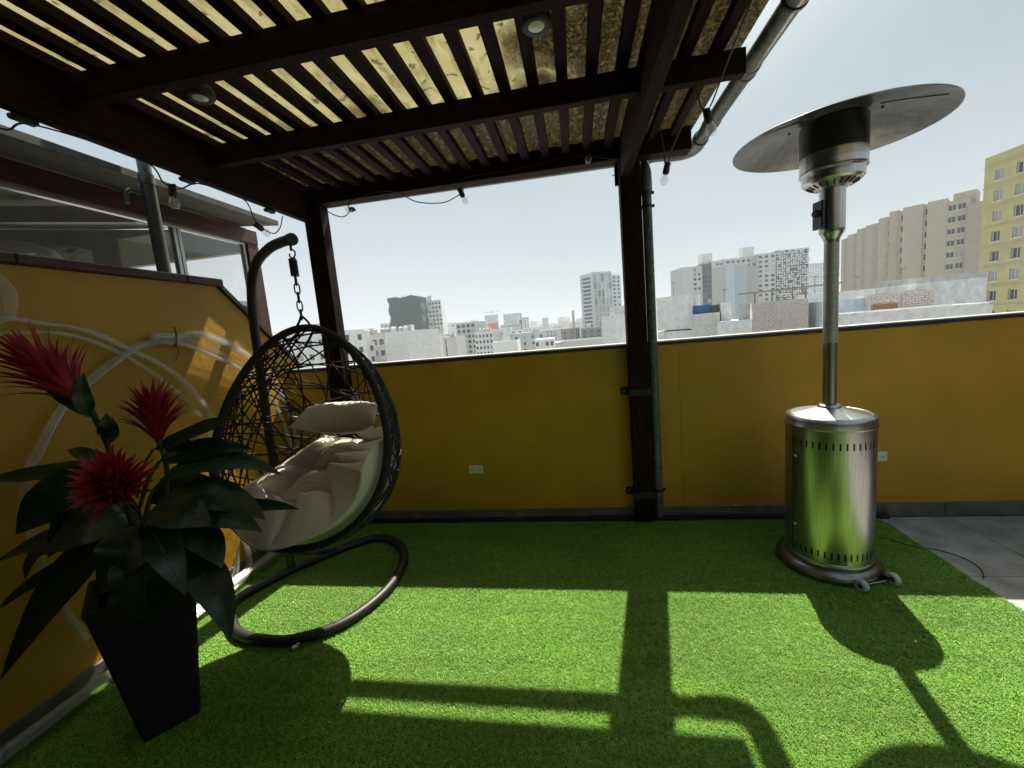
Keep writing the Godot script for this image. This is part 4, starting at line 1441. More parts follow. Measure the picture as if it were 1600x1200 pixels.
func build_lights():
	var t := thing("string_light_cable", "thin black festoon cable looped along the pergola beams carrying bare bulbs", "cable", Vector3(-0.5, 2.2, -2.6))
	var runs := [
		[Vector3(-1.745, 2.15, -0.95), Vector3(-1.75, 2.112, -1.08), Vector3(-1.75, 2.108, -1.15), Vector3(-1.745, 2.15, -1.205), Vector3(-1.74, 2.17, -1.4), Vector3(-1.742, 2.168, -1.6), Vector3(-1.75, 2.112, -1.657), Vector3(-1.75, 2.106, -1.70), Vector3(-1.75, 2.111, -1.741), Vector3(-1.745, 2.163, -1.833), Vector3(-1.74, 2.17, -2.0), Vector3(-1.742, 2.160, -2.125), Vector3(-1.75, 2.068, -2.185), Vector3(-1.75, 2.03, -2.30), Vector3(-1.75, 2.075, -2.375), Vector3(-1.742, 2.155, -2.41)],
		[Vector3(-1.60, 2.262, -2.595), Vector3(-1.54, 2.20, -2.60), Vector3(-1.46, 2.165, -2.61), Vector3(-1.41, 2.195, -2.62), Vector3(-1.39, 2.255, -2.61), Vector3(-1.2, 2.28, -2.595), Vector3(-1.06, 2.262, -2.595), Vector3(-0.945, 2.195, -2.62), Vector3(-0.78, 2.17, -2.63), Vector3(-0.685, 2.195, -2.63), Vector3(-0.635, 2.225, -2.63), Vector3(-0.625, 2.285, -2.597), Vector3(-0.3, 2.29, -2.597), Vector3(0.0, 2.315, -2.597), Vector3(0.14, 2.30, -2.597), Vector3(0.31, 2.255, -2.59)],
		[Vector3(0.44, 2.30, -2.59), Vector3(0.472, 2.262, -2.31), Vector3(0.494, 2.20, -2.30), Vector3(0.502, 2.098, -2.30)],
		[Vector3(0.518, 2.098, -2.30), Vector3(0.532, 2.16, -2.25), Vector3(0.555, 2.237, -1.93), Vector3(0.52, 2.30, -1.846), Vector3(0.535, 2.235, -1.87), Vector3(0.558, 2.165, -1.895), Vector3(0.578, 2.150, -1.90)],
		[Vector3(0.596, 2.158, -1.90), Vector3(0.612, 2.196, -1.88), Vector3(0.60, 2.25, -1.6), Vector3(0.60, 2.29, -1.40), Vector3(0.60, 2.237, -1.30)]]
	for q in runs:
		var g := G.new()
		g.tube(smooth(q, 6), 0.0032, 6)
		part(g, "cable", M.black, t)
	bulb(Vector3(-1.75, 2.088, -1.695), Vector3(0.05, -1, 0.1), "bare bulb hanging under the left pergola beam in front of the vent pipe")
	bulb(Vector3(-1.75, 2.045, -2.20), Vector3(0, -0.35, -0.9), "bare bulb lying slanted under the left pergola beam near the neighbour's eave end")
	bulb(Vector3(-1.39, 2.205, -2.62), Vector3(0.1, -0.3, 0.95), "bare bulb facing the viewer under the front beam beside the corner post")
	bulb(Vector3(-0.650, 2.212, -2.63), Vector3(0.35, -0.9, 0.0), "bare bulb hanging slanted under the middle of the front beam against the sky")
	bulb(Vector3(0.14, 2.285, -2.575), Vector3(-0.1, -0.5, 0.9), "bare bulb tucked on the face of the front beam left of the middle post")
	bulb(Vector3(0.508, 2.075, -2.30), Vector3(-0.25, -1, 0.0), "bare bulb hanging on a long loop just right of the middle post")
	bulb(Vector3(0.586, 2.125, -1.90), Vector3(0.22, -1, 0.0), "largest bare bulb, hanging at the pergola's right edge by the gutter pipe")
	# clips under the left beam
	for z in [-1.184, -1.76, -2.28]:
		var g := G.new()
		g.box(Vector3(-1.728, 2.150, z), Vector3(0.03, 0.018, 0.07), Basis.IDENTITY, 0.005)
		part(g, "cable_clip", M.black, t)
	var n := 0
	for p in [Vector3(-0.061, 2.3, -1.469), Vector3(-1.332, 2.3, -1.477)]:
		var c := thing("ceiling_light", ["round black puck light under the slats near the middle of the pergola roof", "round black puck light under the slats at the left of the pergola roof"][n], "ceiling light", p, "round pergola lights")
		var g := G.new()
		g.lathe([[0.0, 2.331], [0.046, 2.331], [0.050, 2.322], [0.050, 2.302], [0.044, 2.294], [0.026, 2.296]], Vector3(p.x, 0, p.z), 32, Basis.IDENTITY, false)
		part(g, "housing", M.black, c)
		g = G.new()
		g.lathe([[0.027, 2.2962], [0.014, 2.2935], [0.0, 2.2925]], Vector3(p.x, 0, p.z), 24, Basis.IDENTITY, false)
		part(g, "lens", M.lens, c)
		n += 1

# ------------------------------------------------------------------ small things
func outlet(at: Vector3, label: String):
	var t := thing("power_outlet", label, "power outlet", at, "white wall outlets")
	var g := G.new()
	g.box(at + Vector3(0, 0, 0.005), Vector3(0.105, 0.062, 0.012), Basis.IDENTITY, 0.004)
	part(g, "cover_plate", M.white_plastic, t)
	for sx in [-0.026, 0.026]:
		g = G.new()
		g.box(at + Vector3(sx, 0, 0.0118), Vector3(0.034, 0.034, 0.002), Basis.IDENTITY, 0.0008)
		var s := part(g, "socket", M.white_plastic, t)
		g = G.new()
		for q in [-0.009, 0.0, 0.009]:
			g.box(at + Vector3(sx + q, 0, 0.0129), Vector3(0.003, 0.010, 0.001))
		part(g, "pin_hole", M.black, s)

func build_small_things():
	outlet(Vector3(-0.757, 0.385, -2.70), "white double power outlet low on the back wall left of the middle post")
	outlet(Vector3(1.752, 0.383, -2.70), "white power outlet half hidden behind the patio heater on the back wall")
	var g := G.new()
	g.tube(smooth([Vector3(1.60, 0.012, -2.42), Vector3(1.70, 0.010, -2.33), Vector3(1.795, 0.004, -2.30), Vector3(1.85, 0.004, -2.22), Vector3(1.84, 0.004, -2.13), Vector3(1.785, 0.008, -2.05)], 6), 0.0022, 6)
	solo(g, "floor_wire", M.black, "thin black wire straying from the turf onto the pale floor tiles", "wire")
	g = G.new()
	g.box(Vector3(-1.33, 0.020, -1.472), Vector3(0.022, 0.006, 0.016), Basis(Vector3.UP, 0.6) * Basis(Vector3.RIGHT, 0.4), 0.002)
	g.box(Vector3(-1.322, 0.024, -1.484), Vector3(0.012, 0.008, 0.012), Basis(Vector3.UP, 1.6), 0.002)
	solo(g, "paper_scrap", M.white_plastic, "tiny crumpled white scrap on the turf by the chair stand ring", "litter")
	g = G.new()
	g.box(Vector3(1.21, 0.016, -1.63), Vector3(0.012, 0.004, 0.008), Basis(Vector3.UP, 0.3), 0.001)
	solo(g, "plastic_chip", M.white_plastic, "tiny white chip lying in the patio heater's shadow on the turf", "litter")

# ------------------------------------------------------------------ the city
var pane_box := BoxMesh.new()
var pane_bars: ArrayMesh

# one facade: piers and spandrels stand proud of the core, panes lie back between them
func facade(walls: G, o: Vector3, u: Vector3, n: Vector3, width: float, y0: float, y1: float, fh: float, cols: Array, ww: float, wh: float, sill: float, rec: float, panes: Array):
	# o: lower left corner of the finished face; cols: centre of each window along u
	var bas := Basis(u, Vector3.UP, n)
	var floors := int(floor((y1 - y0) / fh))
	var top := y1
	for f in floors:
		var w1 := top - (fh - sill - wh)
		var w0 := w1 - wh
		var f0 := top - fh
		# spandrel above and below
		walls.box(o + u * width / 2 + n * (-rec / 2) + Vector3(0, (w1 + top) / 2 - o.y, 0), Vector3(width, top - w1, rec), bas)
		walls.box(o + u * width / 2 + n * (-rec / 2) + Vector3(0, (f0 + w0) / 2 - o.y, 0), Vector3(width, w0 - f0, rec), bas)
		var x := 0.0
		for c in cols + [width + ww / 2]:
			var e: float = minf(c - ww / 2, width)
			if e - x > 0.01:
				walls.box(o + u * (x + e) / 2 + n * (-rec / 2) + Vector3(0, (w0 + w1) / 2 - o.y, 0), Vector3(e - x, w1 - w0, rec), bas)
			x = c + ww / 2
		for c in cols:
			panes.append(Transform3D(bas.scaled_local(Vector3(ww, wh, 0.06)), o + u * c + n * (-rec + 0.02) + Vector3(0, (w0 + w1) / 2 - o.y, 0)))
		top = f0
	if top - y0 > 0.05:
		walls.box(o + u * width / 2 + n * (-rec / 2) + Vector3(0, (y0 + top) / 2 - o.y, 0), Vector3(width, top - y0, rec), bas)

func spread(width: float, n: int, margin := 0.0) -> Array:
	var o := []
	for i in n:
		o.append(margin + (width - 2 * margin) * (i + 0.5) / n)
	return o

func put_panes(panes: Array, parent: Node3D, single: bool, r: RandomNumberGenerator, pale := 0.2):
	if single:
		for p in panes:
			var o := MeshInstance3D.new()
			o.mesh = pane_box
			o.material_override = M.pane_pale if r.randf() < pale else M.pane
			o.name = "window_pane"
			o.transform = p
			o.position -= parent.position
			parent.add_child(o, true)
			# frame bar and sill of the window, in the pane's own unit axes
			var bar := MeshInstance3D.new()
			bar.mesh = pane_bars
			bar.material_override = M.c_white
			bar.name = "window_bar"
			o.add_child(bar, true)
		return
	for m in 2:
		var g := G.new()
		var any := false
		for p in panes:
			if (r.randf() < pale) == (m == 1):
				g.box(p.origin, Vector3(p.basis.x.length(), p.basis.y.length(), p.basis.z.length()), p.basis.orthonormalized())
				any = true
		if any:
			tag(part(g, "window_pane", M.pane_pale if m == 1 else M.pane, parent), "", "", "", "stuff")

# a block whose front runs from a to b (left to right as seen), going back by depth
func block(t: Node3D, m: Material, a: Vector2, b: Vector2, top: float, depth: float, o := {}):
	var base: float = o.get("base", -26.0)
	var A := Vector3(a.x, base, a.y)
	var u := Vector3(b.x - a.x, 0, b.y - a.y)
	var w := u.length()
	u = u.normalized()
	var n := u.cross(Vector3.UP).normalized()    # towards the viewer
	if n.dot(-A) < 0.0: n = -n
	var bas := Basis(u, Vector3.UP, n)
	var g := G.new()
	var rec: float = o.get("rec", 0.25)
	var panes := []
	var low: float = o.get("low", maxf(base, -14.0))
	if o.has("fh"):
		g.box(A + u * w / 2 - n * (depth / 2 + rec / 2) + Vector3(0, (top - base) / 2, 0), Vector3(w, top - base, depth - rec), bas)
		var cap: float = o.get("cap", 0.9)
		g.box(A + u * w / 2 - n * rec / 2 + Vector3(0, top - base - cap / 2, 0), Vector3(w, cap, rec), bas)
		if low > base:
			g.box(A + u * w / 2 - n * rec / 2 + Vector3(0, (low - base) / 2, 0), Vector3(w, low - base, rec), bas)
		facade(g, A + Vector3(0, low - base, 0), u, n, w, low, top - cap, o.fh, o.get("at", spread(w, o.get("cols", 4), o.get("margin", 0.0))), o.get("ww", 1.3), o.get("wh", 1.3), o.get("sill", 0.9), rec, panes)
	else:
		g.box(A + u * w / 2 - n * depth / 2 + Vector3(0, (top - base) / 2, 0), Vector3(w, top - base, depth), bas)
	# low parapet round the roof
	if o.get("parapet", 0.0) > 0.0:
		var ph: float = o.parapet
		for s in [[0.5, 0.0, w, 0.2], [0.5, 1.0, w, 0.2], [0.0, 0.5, 0.2, depth], [1.0, 0.5, 0.2, depth]]:
			g.box(A + u * (0.1 + (w - 0.2) * s[0] if s[2] == 0.2 else w * s[0]) - n * (0.1 + (depth - 0.2) * s[1] if s[3] == 0.2 else depth * s[1]) + Vector3(0, top - base + ph / 2 + 0.002, 0), Vector3(s[2], ph, s[3]), bas)
	part(g, o.get("name", "wall"), m, t)
	var r := RandomNumberGenerator.new()
	r.seed = int(absf(a.x) * 10.0 + absf(b.y) * 7.0)
	put_panes(panes, t, o.get("single", false), r, o.get("pale", 0.2))
	# a few windows on the left or right flank, where it shows
	if o.has("flank"):
		var fw := []
		var g2 := G.new()
		for s in [[A, -1.0], [A + u * w, 1.0]]:
			if (u * s[1]).dot(-(s[0] as Vector3)) <= 0.0:
				continue
			var y: float = top - 1.6
			while y > low:
				for k in o.flank:
					g2.box((s[0] as Vector3) + u * s[1] * 0.02 - n * depth * (k + 0.5) / o.flank + Vector3(0, y - base, 0), Vector3(0.06, 1.2, 1.2), bas)
				y -= o.get("fh", 2.8)
		tag(part(g2, "window_pane", M.pane, t), "", "", "", "stuff")

func building(called: String, label: String, a: Vector2, b: Vector2) -> Node3D:
	var m := (a + b) / 2
	return thing(called, label, "building", Vector3(m.x, -26, m.y))

func v2(x: float, y: float) -> Vector2:
	return Vector2(x, y)

func brick_wall(t: Node3D, a: Vector2, b: Vector2, y0: float, y1: float, m: Material, called: String, bl := 0.42, bh := 0.20):
	# coursed blocks, joined into one part: each is a pixel or two here
	var A := Vector3(a.x, 0, a.y)
	var u := Vector3(b.x - a.x, 0, b.y - a.y)
	var w := u.length()
	u = u.normalized()
	var n := u.cross(Vector3.UP).normalized()
	if n.dot(-A) < 0.0: n = -n
	var bas := Basis(u, Vector3.UP, n)
	var g := G.new()
	var r := RandomNumberGenerator.new()
	r.seed = int(w * 100)
	var y := y0
	var k := 0
	while y + bh <= y1 + 0.001:
		var x := -bl / 2 if k % 2 else 0.0
		while x < w:
			var x0 := maxf(x, 0.0)
			var x1 := minf(x + bl - 0.03, w)
			if x1 - x0 > 0.05:
				g.box(A + u * (x0 + x1) / 2 + n * r.randf_range(0.01, 0.05) + Vector3(0, y + bh / 2, 0), Vector3(x1 - x0, bh - 0.03, 0.06), bas)
			x += bl
		y += bh
		k += 1
	tag(part(g, called, m, t), "", "", "", "stuff")

func build_city():
	var pb := G.new()
	for q in [[0.0, 0.0, 0.05, 1.0], [-0.47, 0.0, 0.06, 1.0], [0.47, 0.0, 0.06, 1.0], [0.0, 0.47, 1.0, 0.05], [0.0, -0.47, 1.0, 0.06]]:
		pb.box(Vector3(q[0], q[1], 0.45), Vector3(q[2], q[3], 0.9 if q[2] < 0.9 else 0.8))
	pb.box(Vector3(0, -0.53, 3.0), Vector3(1.12, 0.07, 6.0))
	pane_bars = pb.done()
	var r := RandomNumberGenerator.new()
	r.seed = 404
	var t: Node3D
	# yellow apartment block at the right edge
	t = building("apartment_block", "pale yellow apartment block with small square windows at the right edge", v2(58.5, -70.3), v2(58.7, -59.7))
	block(t, M.c_yellow, v2(58.2, -70.6), v2(59.0, -52.0), 19.3, 14.0, {"fh": 2.72, "at": [2.0, 4.7, 8.4, 11.0, 14.6, 17.2], "ww": 1.15, "wh": 1.45, "sill": 0.75, "rec": 0.3, "cap": 1.5, "single": true, "pale": 0.35, "low": -14.0})
	var g := G.new()
	var y := 19.3 - 1.5
	while y > -12.0:
		g.box(Vector3(58.55, y + 0.1, -61.3), Vector3(0.16, 0.12, 18.7), Basis(Vector3.UP, 0.043))
		y -= 2.72
	part(g, "string_course", M.c_yellow, t)
	# long beige slab of stepped bays
	t = building("apartment_slab", "long beige apartment slab of stepped bays receding behind the heater pole", v2(93.1, -163.4), v2(92.4, -111.9))
	for q in [[86.6, -119.0, 89.1, -116.8, 23.3], [84.2, -123.2, 86.8, -120.5, 23.4], [84.2, -127.8, 85.7, -126.5, 23.6], [84.6, -132.4, 85.7, -130.5, 22.9], [86.7, -140.9, 87.1, -137.8, 22.6], [88.2, -147.3, 88.8, -144.8, 22.8], [89.9, -154.7, 90.5, -151.6, 22.4], [93.1, -163.4, 92.7, -160.2, 22.3]]:
		block(t, M.c_beige, v2(q[0], q[1]), v2(q[2], q[3]), q[4], 9.0, {"name": "bay"})
	# recessed window strips between the bays
	for q in [[86.9, -120.6, 87.6, -119.1, 23.0], [85.4, -126.8, 86.2, -124.0, 23.1], [85.3, -130.8, 86.0, -128.4, 22.8], [86.6, -137.8, 87.0, -133.2, 22.4], [88.3, -144.9, 88.6, -141.4, 22.4], [90.0, -151.8, 90.2, -147.8, 22.3], [92.2, -160.4, 92.3, -155.2, 22.2]]:
		block(t, M.c_beige_dark, v2(q[0], q[1]), v2(q[2], q[3]), q[4], 6.0, {"fh": 2.72, "cols": 1, "ww": 0.9, "wh": 1.3, "name": "bay", "pale": 0.1, "cap": 0.6})
	block(t, M.c_beige, v2(89.15, -116.9), v2(91.3, -114.5), 22.4, 8.0, {"fh": 2.72, "cols": 2, "ww": 1.35, "wh": 1.35, "sill": 1.0, "single": true, "pale": 0.15, "name": "balcony_bay", "cap": 0.5})
	block(t, M.c_beige_dark, v2(90.6, -113.6), v2(93.4, -111.0), 20.9, 8.0, {"name": "bay"})
	block(t, M.c_beige, v2(92.4, -119.6), v2(95.0, -116.9), 24.6, 5.0, {"name": "stair_tower", "base": 10.0})
	# white complex with a maze facade
	t = building("apartment_block", "wide white apartment complex with a blue and white maze pattern facade", v2(62.4, -254.2), v2(133.9, -263.4))
	block(t, M.c_pale, v2(62.4, -254.2), v2(74.0, -256.2), 28.4, 16.0, {"fh": 2.7, "at": [7.6, 10.2], "ww": 1.7, "wh": 1.5, "pale": 0.25, "low": -6.0})
	block(t, M.c_glass, v2(74.0, -256.4), v2(79.6, -257.4), 29.4, 16.0, {"fh": 2.7, "cols": 2, "ww": 2.5, "wh": 2.2, "sill": 0.3, "pale": 0.35, "low": -6.0, "name": "glass_bay"})
	block(t, M.c_pale, v2(79.6, -257.2), v2(86.5, -258.4), 30.4, 16.0, {"fh": 2.7, "cols": 3, "ww": 1.5, "wh": 1.5, "pale": 0.25, "low": -6.0})
	block(t, M.c_pale, v2(86.0, -262.3), v2(106.9, -265.8), 31.5, 14.0, {"fh": 2.7, "cols": 7, "ww": 1.7, "wh": 1.5, "low": 0.0})
	block(t, M.c_pale, v2(106.2, -262.9), v2(116.4, -263.6), 32.4, 16.0, {"fh": 2.7, "cols": 3, "ww": 2.0, "wh": 1.5, "pale": 0.3, "low": -6.0})
	block(t, M.c_glass, v2(116.5, -263.6), v2(134.0, -264.6), 33.2, 16.0, {"fh": 2.7, "cols": 7, "ww": 2.3, "wh": 2.2, "sill": 0.3, "pale": 0.4, "low": -6.0, "name": "glass_bay"})
	block(t, M.c_white, v2(74.8, -258.2), v2(80.7, -259.2), 35.2, 5.0, {"name": "lift_house", "base": 29.6})
	block(t, M.c_white, v2(99.3, -264.6), v2(105.7, -265.6), 37.2, 5.0, {"name": "lift_house", "base": 31.6})
	g = G.new()
	var mu := Vector3(17.5, 0, -1.0).normalized()
	var mb := Basis(mu, Vector3.UP, mu.cross(Vector3.UP))
	for i in 14:
		for j in 29:
			var o := Vector3(116.5, 32.6, -263.6) + mu * (i * 1.25 + 0.6) + Vector3(0, -1.35 * j, 0.30)
			if r.randf() < 0.42:
				g.box(o + mu * 0.62, Vector3(1.85, 0.6, 0.4), mb)
			if r.randf() < 0.42:
				g.box(o + Vector3(0, -0.68, 0.004), Vector3(0.6, 1.95, 0.4), mb)
	tag(part(g, "maze_cladding", M.c_white, t), "", "", "", "stuff")
	# blank grey block in front of it
	t = building("concrete_block", "blank grey concrete block standing in front of the white complex", v2(54.0, -164.5), v2(71.4, -175.7))
	block(t, M.c_blue, v2(54.0, -164.5), v2(57.5, -160.9), 17.6, 9.0)
	block(t, M.c_grey, v2(57.6, -161.0), v2(71.4, -175.7), 17.7, 8.0)
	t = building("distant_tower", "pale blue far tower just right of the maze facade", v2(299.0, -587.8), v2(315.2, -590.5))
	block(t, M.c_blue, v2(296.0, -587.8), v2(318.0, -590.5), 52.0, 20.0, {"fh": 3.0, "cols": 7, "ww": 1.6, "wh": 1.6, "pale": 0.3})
	# near rooftops on the right
	t = building("rooftop_house", "white plastered roof block immediately right of the middle post", v2(9.4, -48.9), v2(12.7, -47.4))
	block(t, M.c_white, v2(9.2, -49.0), v2(12.7, -47.4), 3.5, 5.0, {"base": -0.2, "name": "upper_wall"})
	block(t, M.c_white, v2(9.2, -48.9), v2(12.75, -47.3), -0.35, 5.2)
	g = G.new()
	g.tube(PackedVector3Array([Vector3(9.9, -6.0, -48.4), Vector3(9.9, -0.2, -48.4)]), 0.06, 6)
	part(g, "drain_pipe", M.c_grey, t)
	t = building("rooftop_house", "low pale house with a blue tarpaulin hut on its roof", v2(12.2, -46.0), v2(14.4, -45.3))
	block(t, M.c_pale, v2(12.1, -46.1), v2(14.7, -45.3), 1.3, 5.0, {"fh": 2.6, "at": [1.35], "ww": 1.1, "wh": 0.9, "sill": 0.35, "cap": 0.9, "single": true, "pale": 0.0, "low": -6.0, "rec": 0.12})
	block(t, M.c_tarp, v2(12.6, -47.2), v2(14.2, -46.7), 2.2, 2.0, {"base": 1.302, "name": "tarpaulin_hut"})
	block(t, M.net, v2(14.22, -46.8), v2(15.0, -46.6), 2.1, 2.0, {"base": 1.302, "name": "tarpaulin_hut"})
	t = building("rooftop_house", "white block house with a stair tower and a long thin canopy roof", v2(14.0, -44.3), v2(21.5, -42.5))
	block(t, M.c_white, v2(14.2, -44.5), v2(17.2, -43.8), 0.35, 5.0)
	block(t, M.c_white, v2(15.1, -46.1), v2(16.05, -46.0), 2.25, 2.0, {"name": "stair_tower", "base": 0.3})
	block(t, M.c_grey, v2(16.2, -44.6), v2(17.2, -44.3), 1.9, 0.3, {"base": 0.352, "name": "upper_wall"})
	block(t, M.c_mortar, v2(17.25, -43.85), v2(21.6, -42.6), 1.9, 3.0, {"name": "brick_backing"})
	brick_wall(t, v2(17.3, -43.8), v2(19.3, -43.23), -0.9, 1.9, M.c_brickgrey, "brick")
	brick_wall(t, v2(19.55, -43.15), v2(21.5, -42.6), -0.9, 1.8, M.c_brickgrey, "brick")
	block(t, M.c_white, v2(17.25, -43.75), v2(21.6, -42.45), -0.95, 0.5, {"name": "lower_wall"})
	g = G.new()
	for q in [17.6, 19.0, 20.6, 21.6]:
		g.box(Vector3(q, 2.35, -44.2 + (q - 17.6) * 0.28), Vector3(0.10, 1.0, 0.10))
	part(g, "canopy_post", M.c_roof, t)
	g = G.new()
	g.box(Vector3(20.2, 2.93, -43.6), Vector3(8.2, 0.10, 1.6), Basis(Vector3.UP, -0.26) * Basis(Vector3.BACK, 0.012))
	part(g, "canopy_roof", M.c_roof, t)
	t = building("rooftop_house", "bluish grey rendered wall of a roof house right of the heater pole", v2(22.2, -41.5), v2(25.9, -41.1))
	block(t, M.c_blue, v2(22.2, -41.6), v2(26.2, -41.1), 1.45, 3.0, {"fh": 2.6, "at": [0.9, 2.6], "ww": 1.1, "wh": 0.8, "sill": 0.2, "cap": 1.6, "single": true, "pale": 0.5, "low": -4.0, "rec": 0.12})
	block(t, M.c_white, v2(23.4, -46.9), v2(26.0, -46.6), 2.3, 2.0, {"name": "roof_hut"})
	block(t, M.c_white, v2(27.0, -49.9), v2(31.4, -49.3), 2.35, 3.0, {"name": "roof_hut"})
	t = building("rooftop_house", "unplastered brick roof walls with white plaster above the long white parapet", v2(25.1, -40.0), v2(34.3, -41.1))
	block(t, M.c_mortar, v2(25.2, -40.1), v2(29.3, -39.2), 1.7, 3.0, {"name": "brick_backing"})
	brick_wall(t, v2(25.2, -40.0), v2(26.95, -39.62), -0.4, 0.95, M.c_brick, "brick")
	brick_wall(t, v2(25.2, -40.0), v2(26.95, -39.62), 1.0, 1.7, M.c_brickgrey, "brick")
	brick_wall(t, v2(27.2, -39.56), v2(29.2, -39.12), -0.4, 1.7, M.c_brickgrey, "brick")
	block(t, M.c_white, v2(29.3, -41.2), v2(34.5, -41.1), 2.3, 5.0, {"name": "plastered_wall"})
	block(t, M.c_grey, v2(29.3, -41.15), v2(34.5, -41.05), 2.75, 5.1, {"name": "upper_wall", "base": 2.303})
	block(t, M.c_white, v2(32.4, -48.5), v2(35.6, -47.9), 2.95, 2.0, {"name": "roof_hut"})
	t = building("rooftop_house", "long low white roof parapet running below the beige slab", v2(20.5, -32.9), v2(27.0, -31.9))
	block(t, M.c_white, v2(20.6, -34.6), v2(28.5, -33.4), 0.2, 4.0, {"parapet": 0.15})
	t = building("rooftop_house", "white house edge showing just left of the middle post", v2(5.8, -64.6), v2(8.3, -65.0))
	block(t, M.c_white, v2(5.7, -64.6), v2(9.5, -65.2), 2.0, 8.0, {"parapet": 0.3})
	block(t, M.c_pale, v2(6.3, -66.6), v2(9.5, -67.0), 3.6, 4.0, {"base": 2.0, "name": "upper_wall"})
	var n := 0
	for q in [[11.2, 3.5, -49.5, 1.6], [15.6, 2.25, -46.6, 1.4], [24.6, 2.3, -47.4, 1.8], [30.2, 2.35, -50.4, 1.5], [33.4, 2.95, -48.8, 1.2]]:
		g = G.new()
		g.tube(PackedVector3Array([Vector3(q[0], q[1], q[2]), Vector3(q[0], q[1] + q[3], q[2])]), 0.03, 6)
		for k in 4:
			g.box(Vector3(q[0], q[1] + q[3] - 0.06 * k, q[2] + 0.12 * k), Vector3(0.7 - 0.1 * k, 0.02, 0.02))
		g.box(Vector3(q[0], q[1] + q[3] - 0.08, q[2] + 0.2), Vector3(0.02, 0.02, 0.6))
		solo(g, "roof_antenna", M.c_roof, ["thin antenna on the white roof block beside the middle post", "thin antenna on the stair tower by the canopy roof", "thin antenna on the hut right of the heater pole", "thin antenna on the roof hut below the beige slab's far end", "thin antenna on the rightmost roof hut below the beige slab"][n], "antenna", "rooftop antennas")
		n += 1
	# towers in the middle
	t = building("office_tower", "tall grey blue tower with balconies standing left of the middle post", v2(6.4, -302.0), v2(34.5, -312.8))
	block(t, M.c_tower, v2(6.4, -302.0), v2(14.2, -298.4), 34.5, 22.0, {"fh": 2.75, "at": [3.6], "ww": 6.2, "wh": 1.5, "sill": 0.9, "rec": 1.2, "pale": 0.1, "cap": 1.0, "low": -20.0, "name": "balcony_side"})
	block(t, M.c_tower, v2(14.4, -298.4), v2(27.6, -305.8), 36.5, 18.0, {"fh": 5.5, "cols": 5, "ww": 2.3, "wh": 4.9, "sill": 0.3, "rec": 0.4, "pale": 0.75, "cap": 1.2, "low": -20.0})
	block(t, M.c_tower, v2(27.7, -305.6), v2(34.5, -312.8), 34.2, 16.0, {"fh": 2.75, "cols": 2, "ww": 2.6, "wh": 1.4, "pale": 0.3, "low": -20.0})
	t = building("netted_tower", "dark tower block wrapped in bulging grey green construction netting", v2(-114.1, -245.3), v2(-93.7, -243.5))
	g = G.new()
	var rows := []
	var nb := FastNoiseLite.new()
	nb.seed = 6
	nb.frequency = 0.09
	for i in 41:
		var row := []
		for j in 57:
			var a := TAU * j / 56.0
			var s := Vector2(signf(cos(a)) * pow(absf(cos(a)), 0.35) * 10.2, signf(sin(a)) * pow(absf(sin(a)), 0.35) * 8.0)
			var yy := -26.0 + 53.5 * i / 40.0
			var bulge := 1.0 + 0.085 * absf(sin(yy * 0.40)) * absf(sin(a * 5.0 + 0.4)) + 0.02 * nb.get_noise_3d(s.x, yy * 0.7, s.y)
			row.append(Vector3(-104.5 + s.x * bulge, yy + (1.4 * nb.get_noise_2d(s.x * 2.0, 5.0) if i == 40 else 0.0), -252.5 + s.y * bulge))
		rows.append(row)
	g.grid(rows, Vector3(1, 0, 0))
	part(g, "netting", M.net, t)
	g = G.new()
	g.box(Vector3(-104.5, 0.0, -252.5), Vector3(17.5, 52.6, 13.0))
	for i in 9:
		g.box(Vector3(-112.0 + i * 1.9, 27.3, -248.5 - r.randf() * 6.0), Vector3(0.8, r.randf_range(1.4, 3.0), 0.8))
	part(g, "concrete_frame", M.c_grey, t)
	t = building("apartment_tower", "slim white tower tucked behind the right side of the netted tower", v2(-98.4, -254.7), v2(-87.8, -256.5))
	block(t, M.c_white, v2(-97.0, -262.0), v2(-86.0, -262.8), 25.2, 12.0, {"fh": 2.7, "cols": 5, "ww": 1.3, "wh": 1.3, "pale": 0.2})
	block(t, M.c_white, v2(-95.0, -263.0), v2(-92.0, -263.2), 28.4, 4.0, {"base": 25.2, "name": "lift_house"})
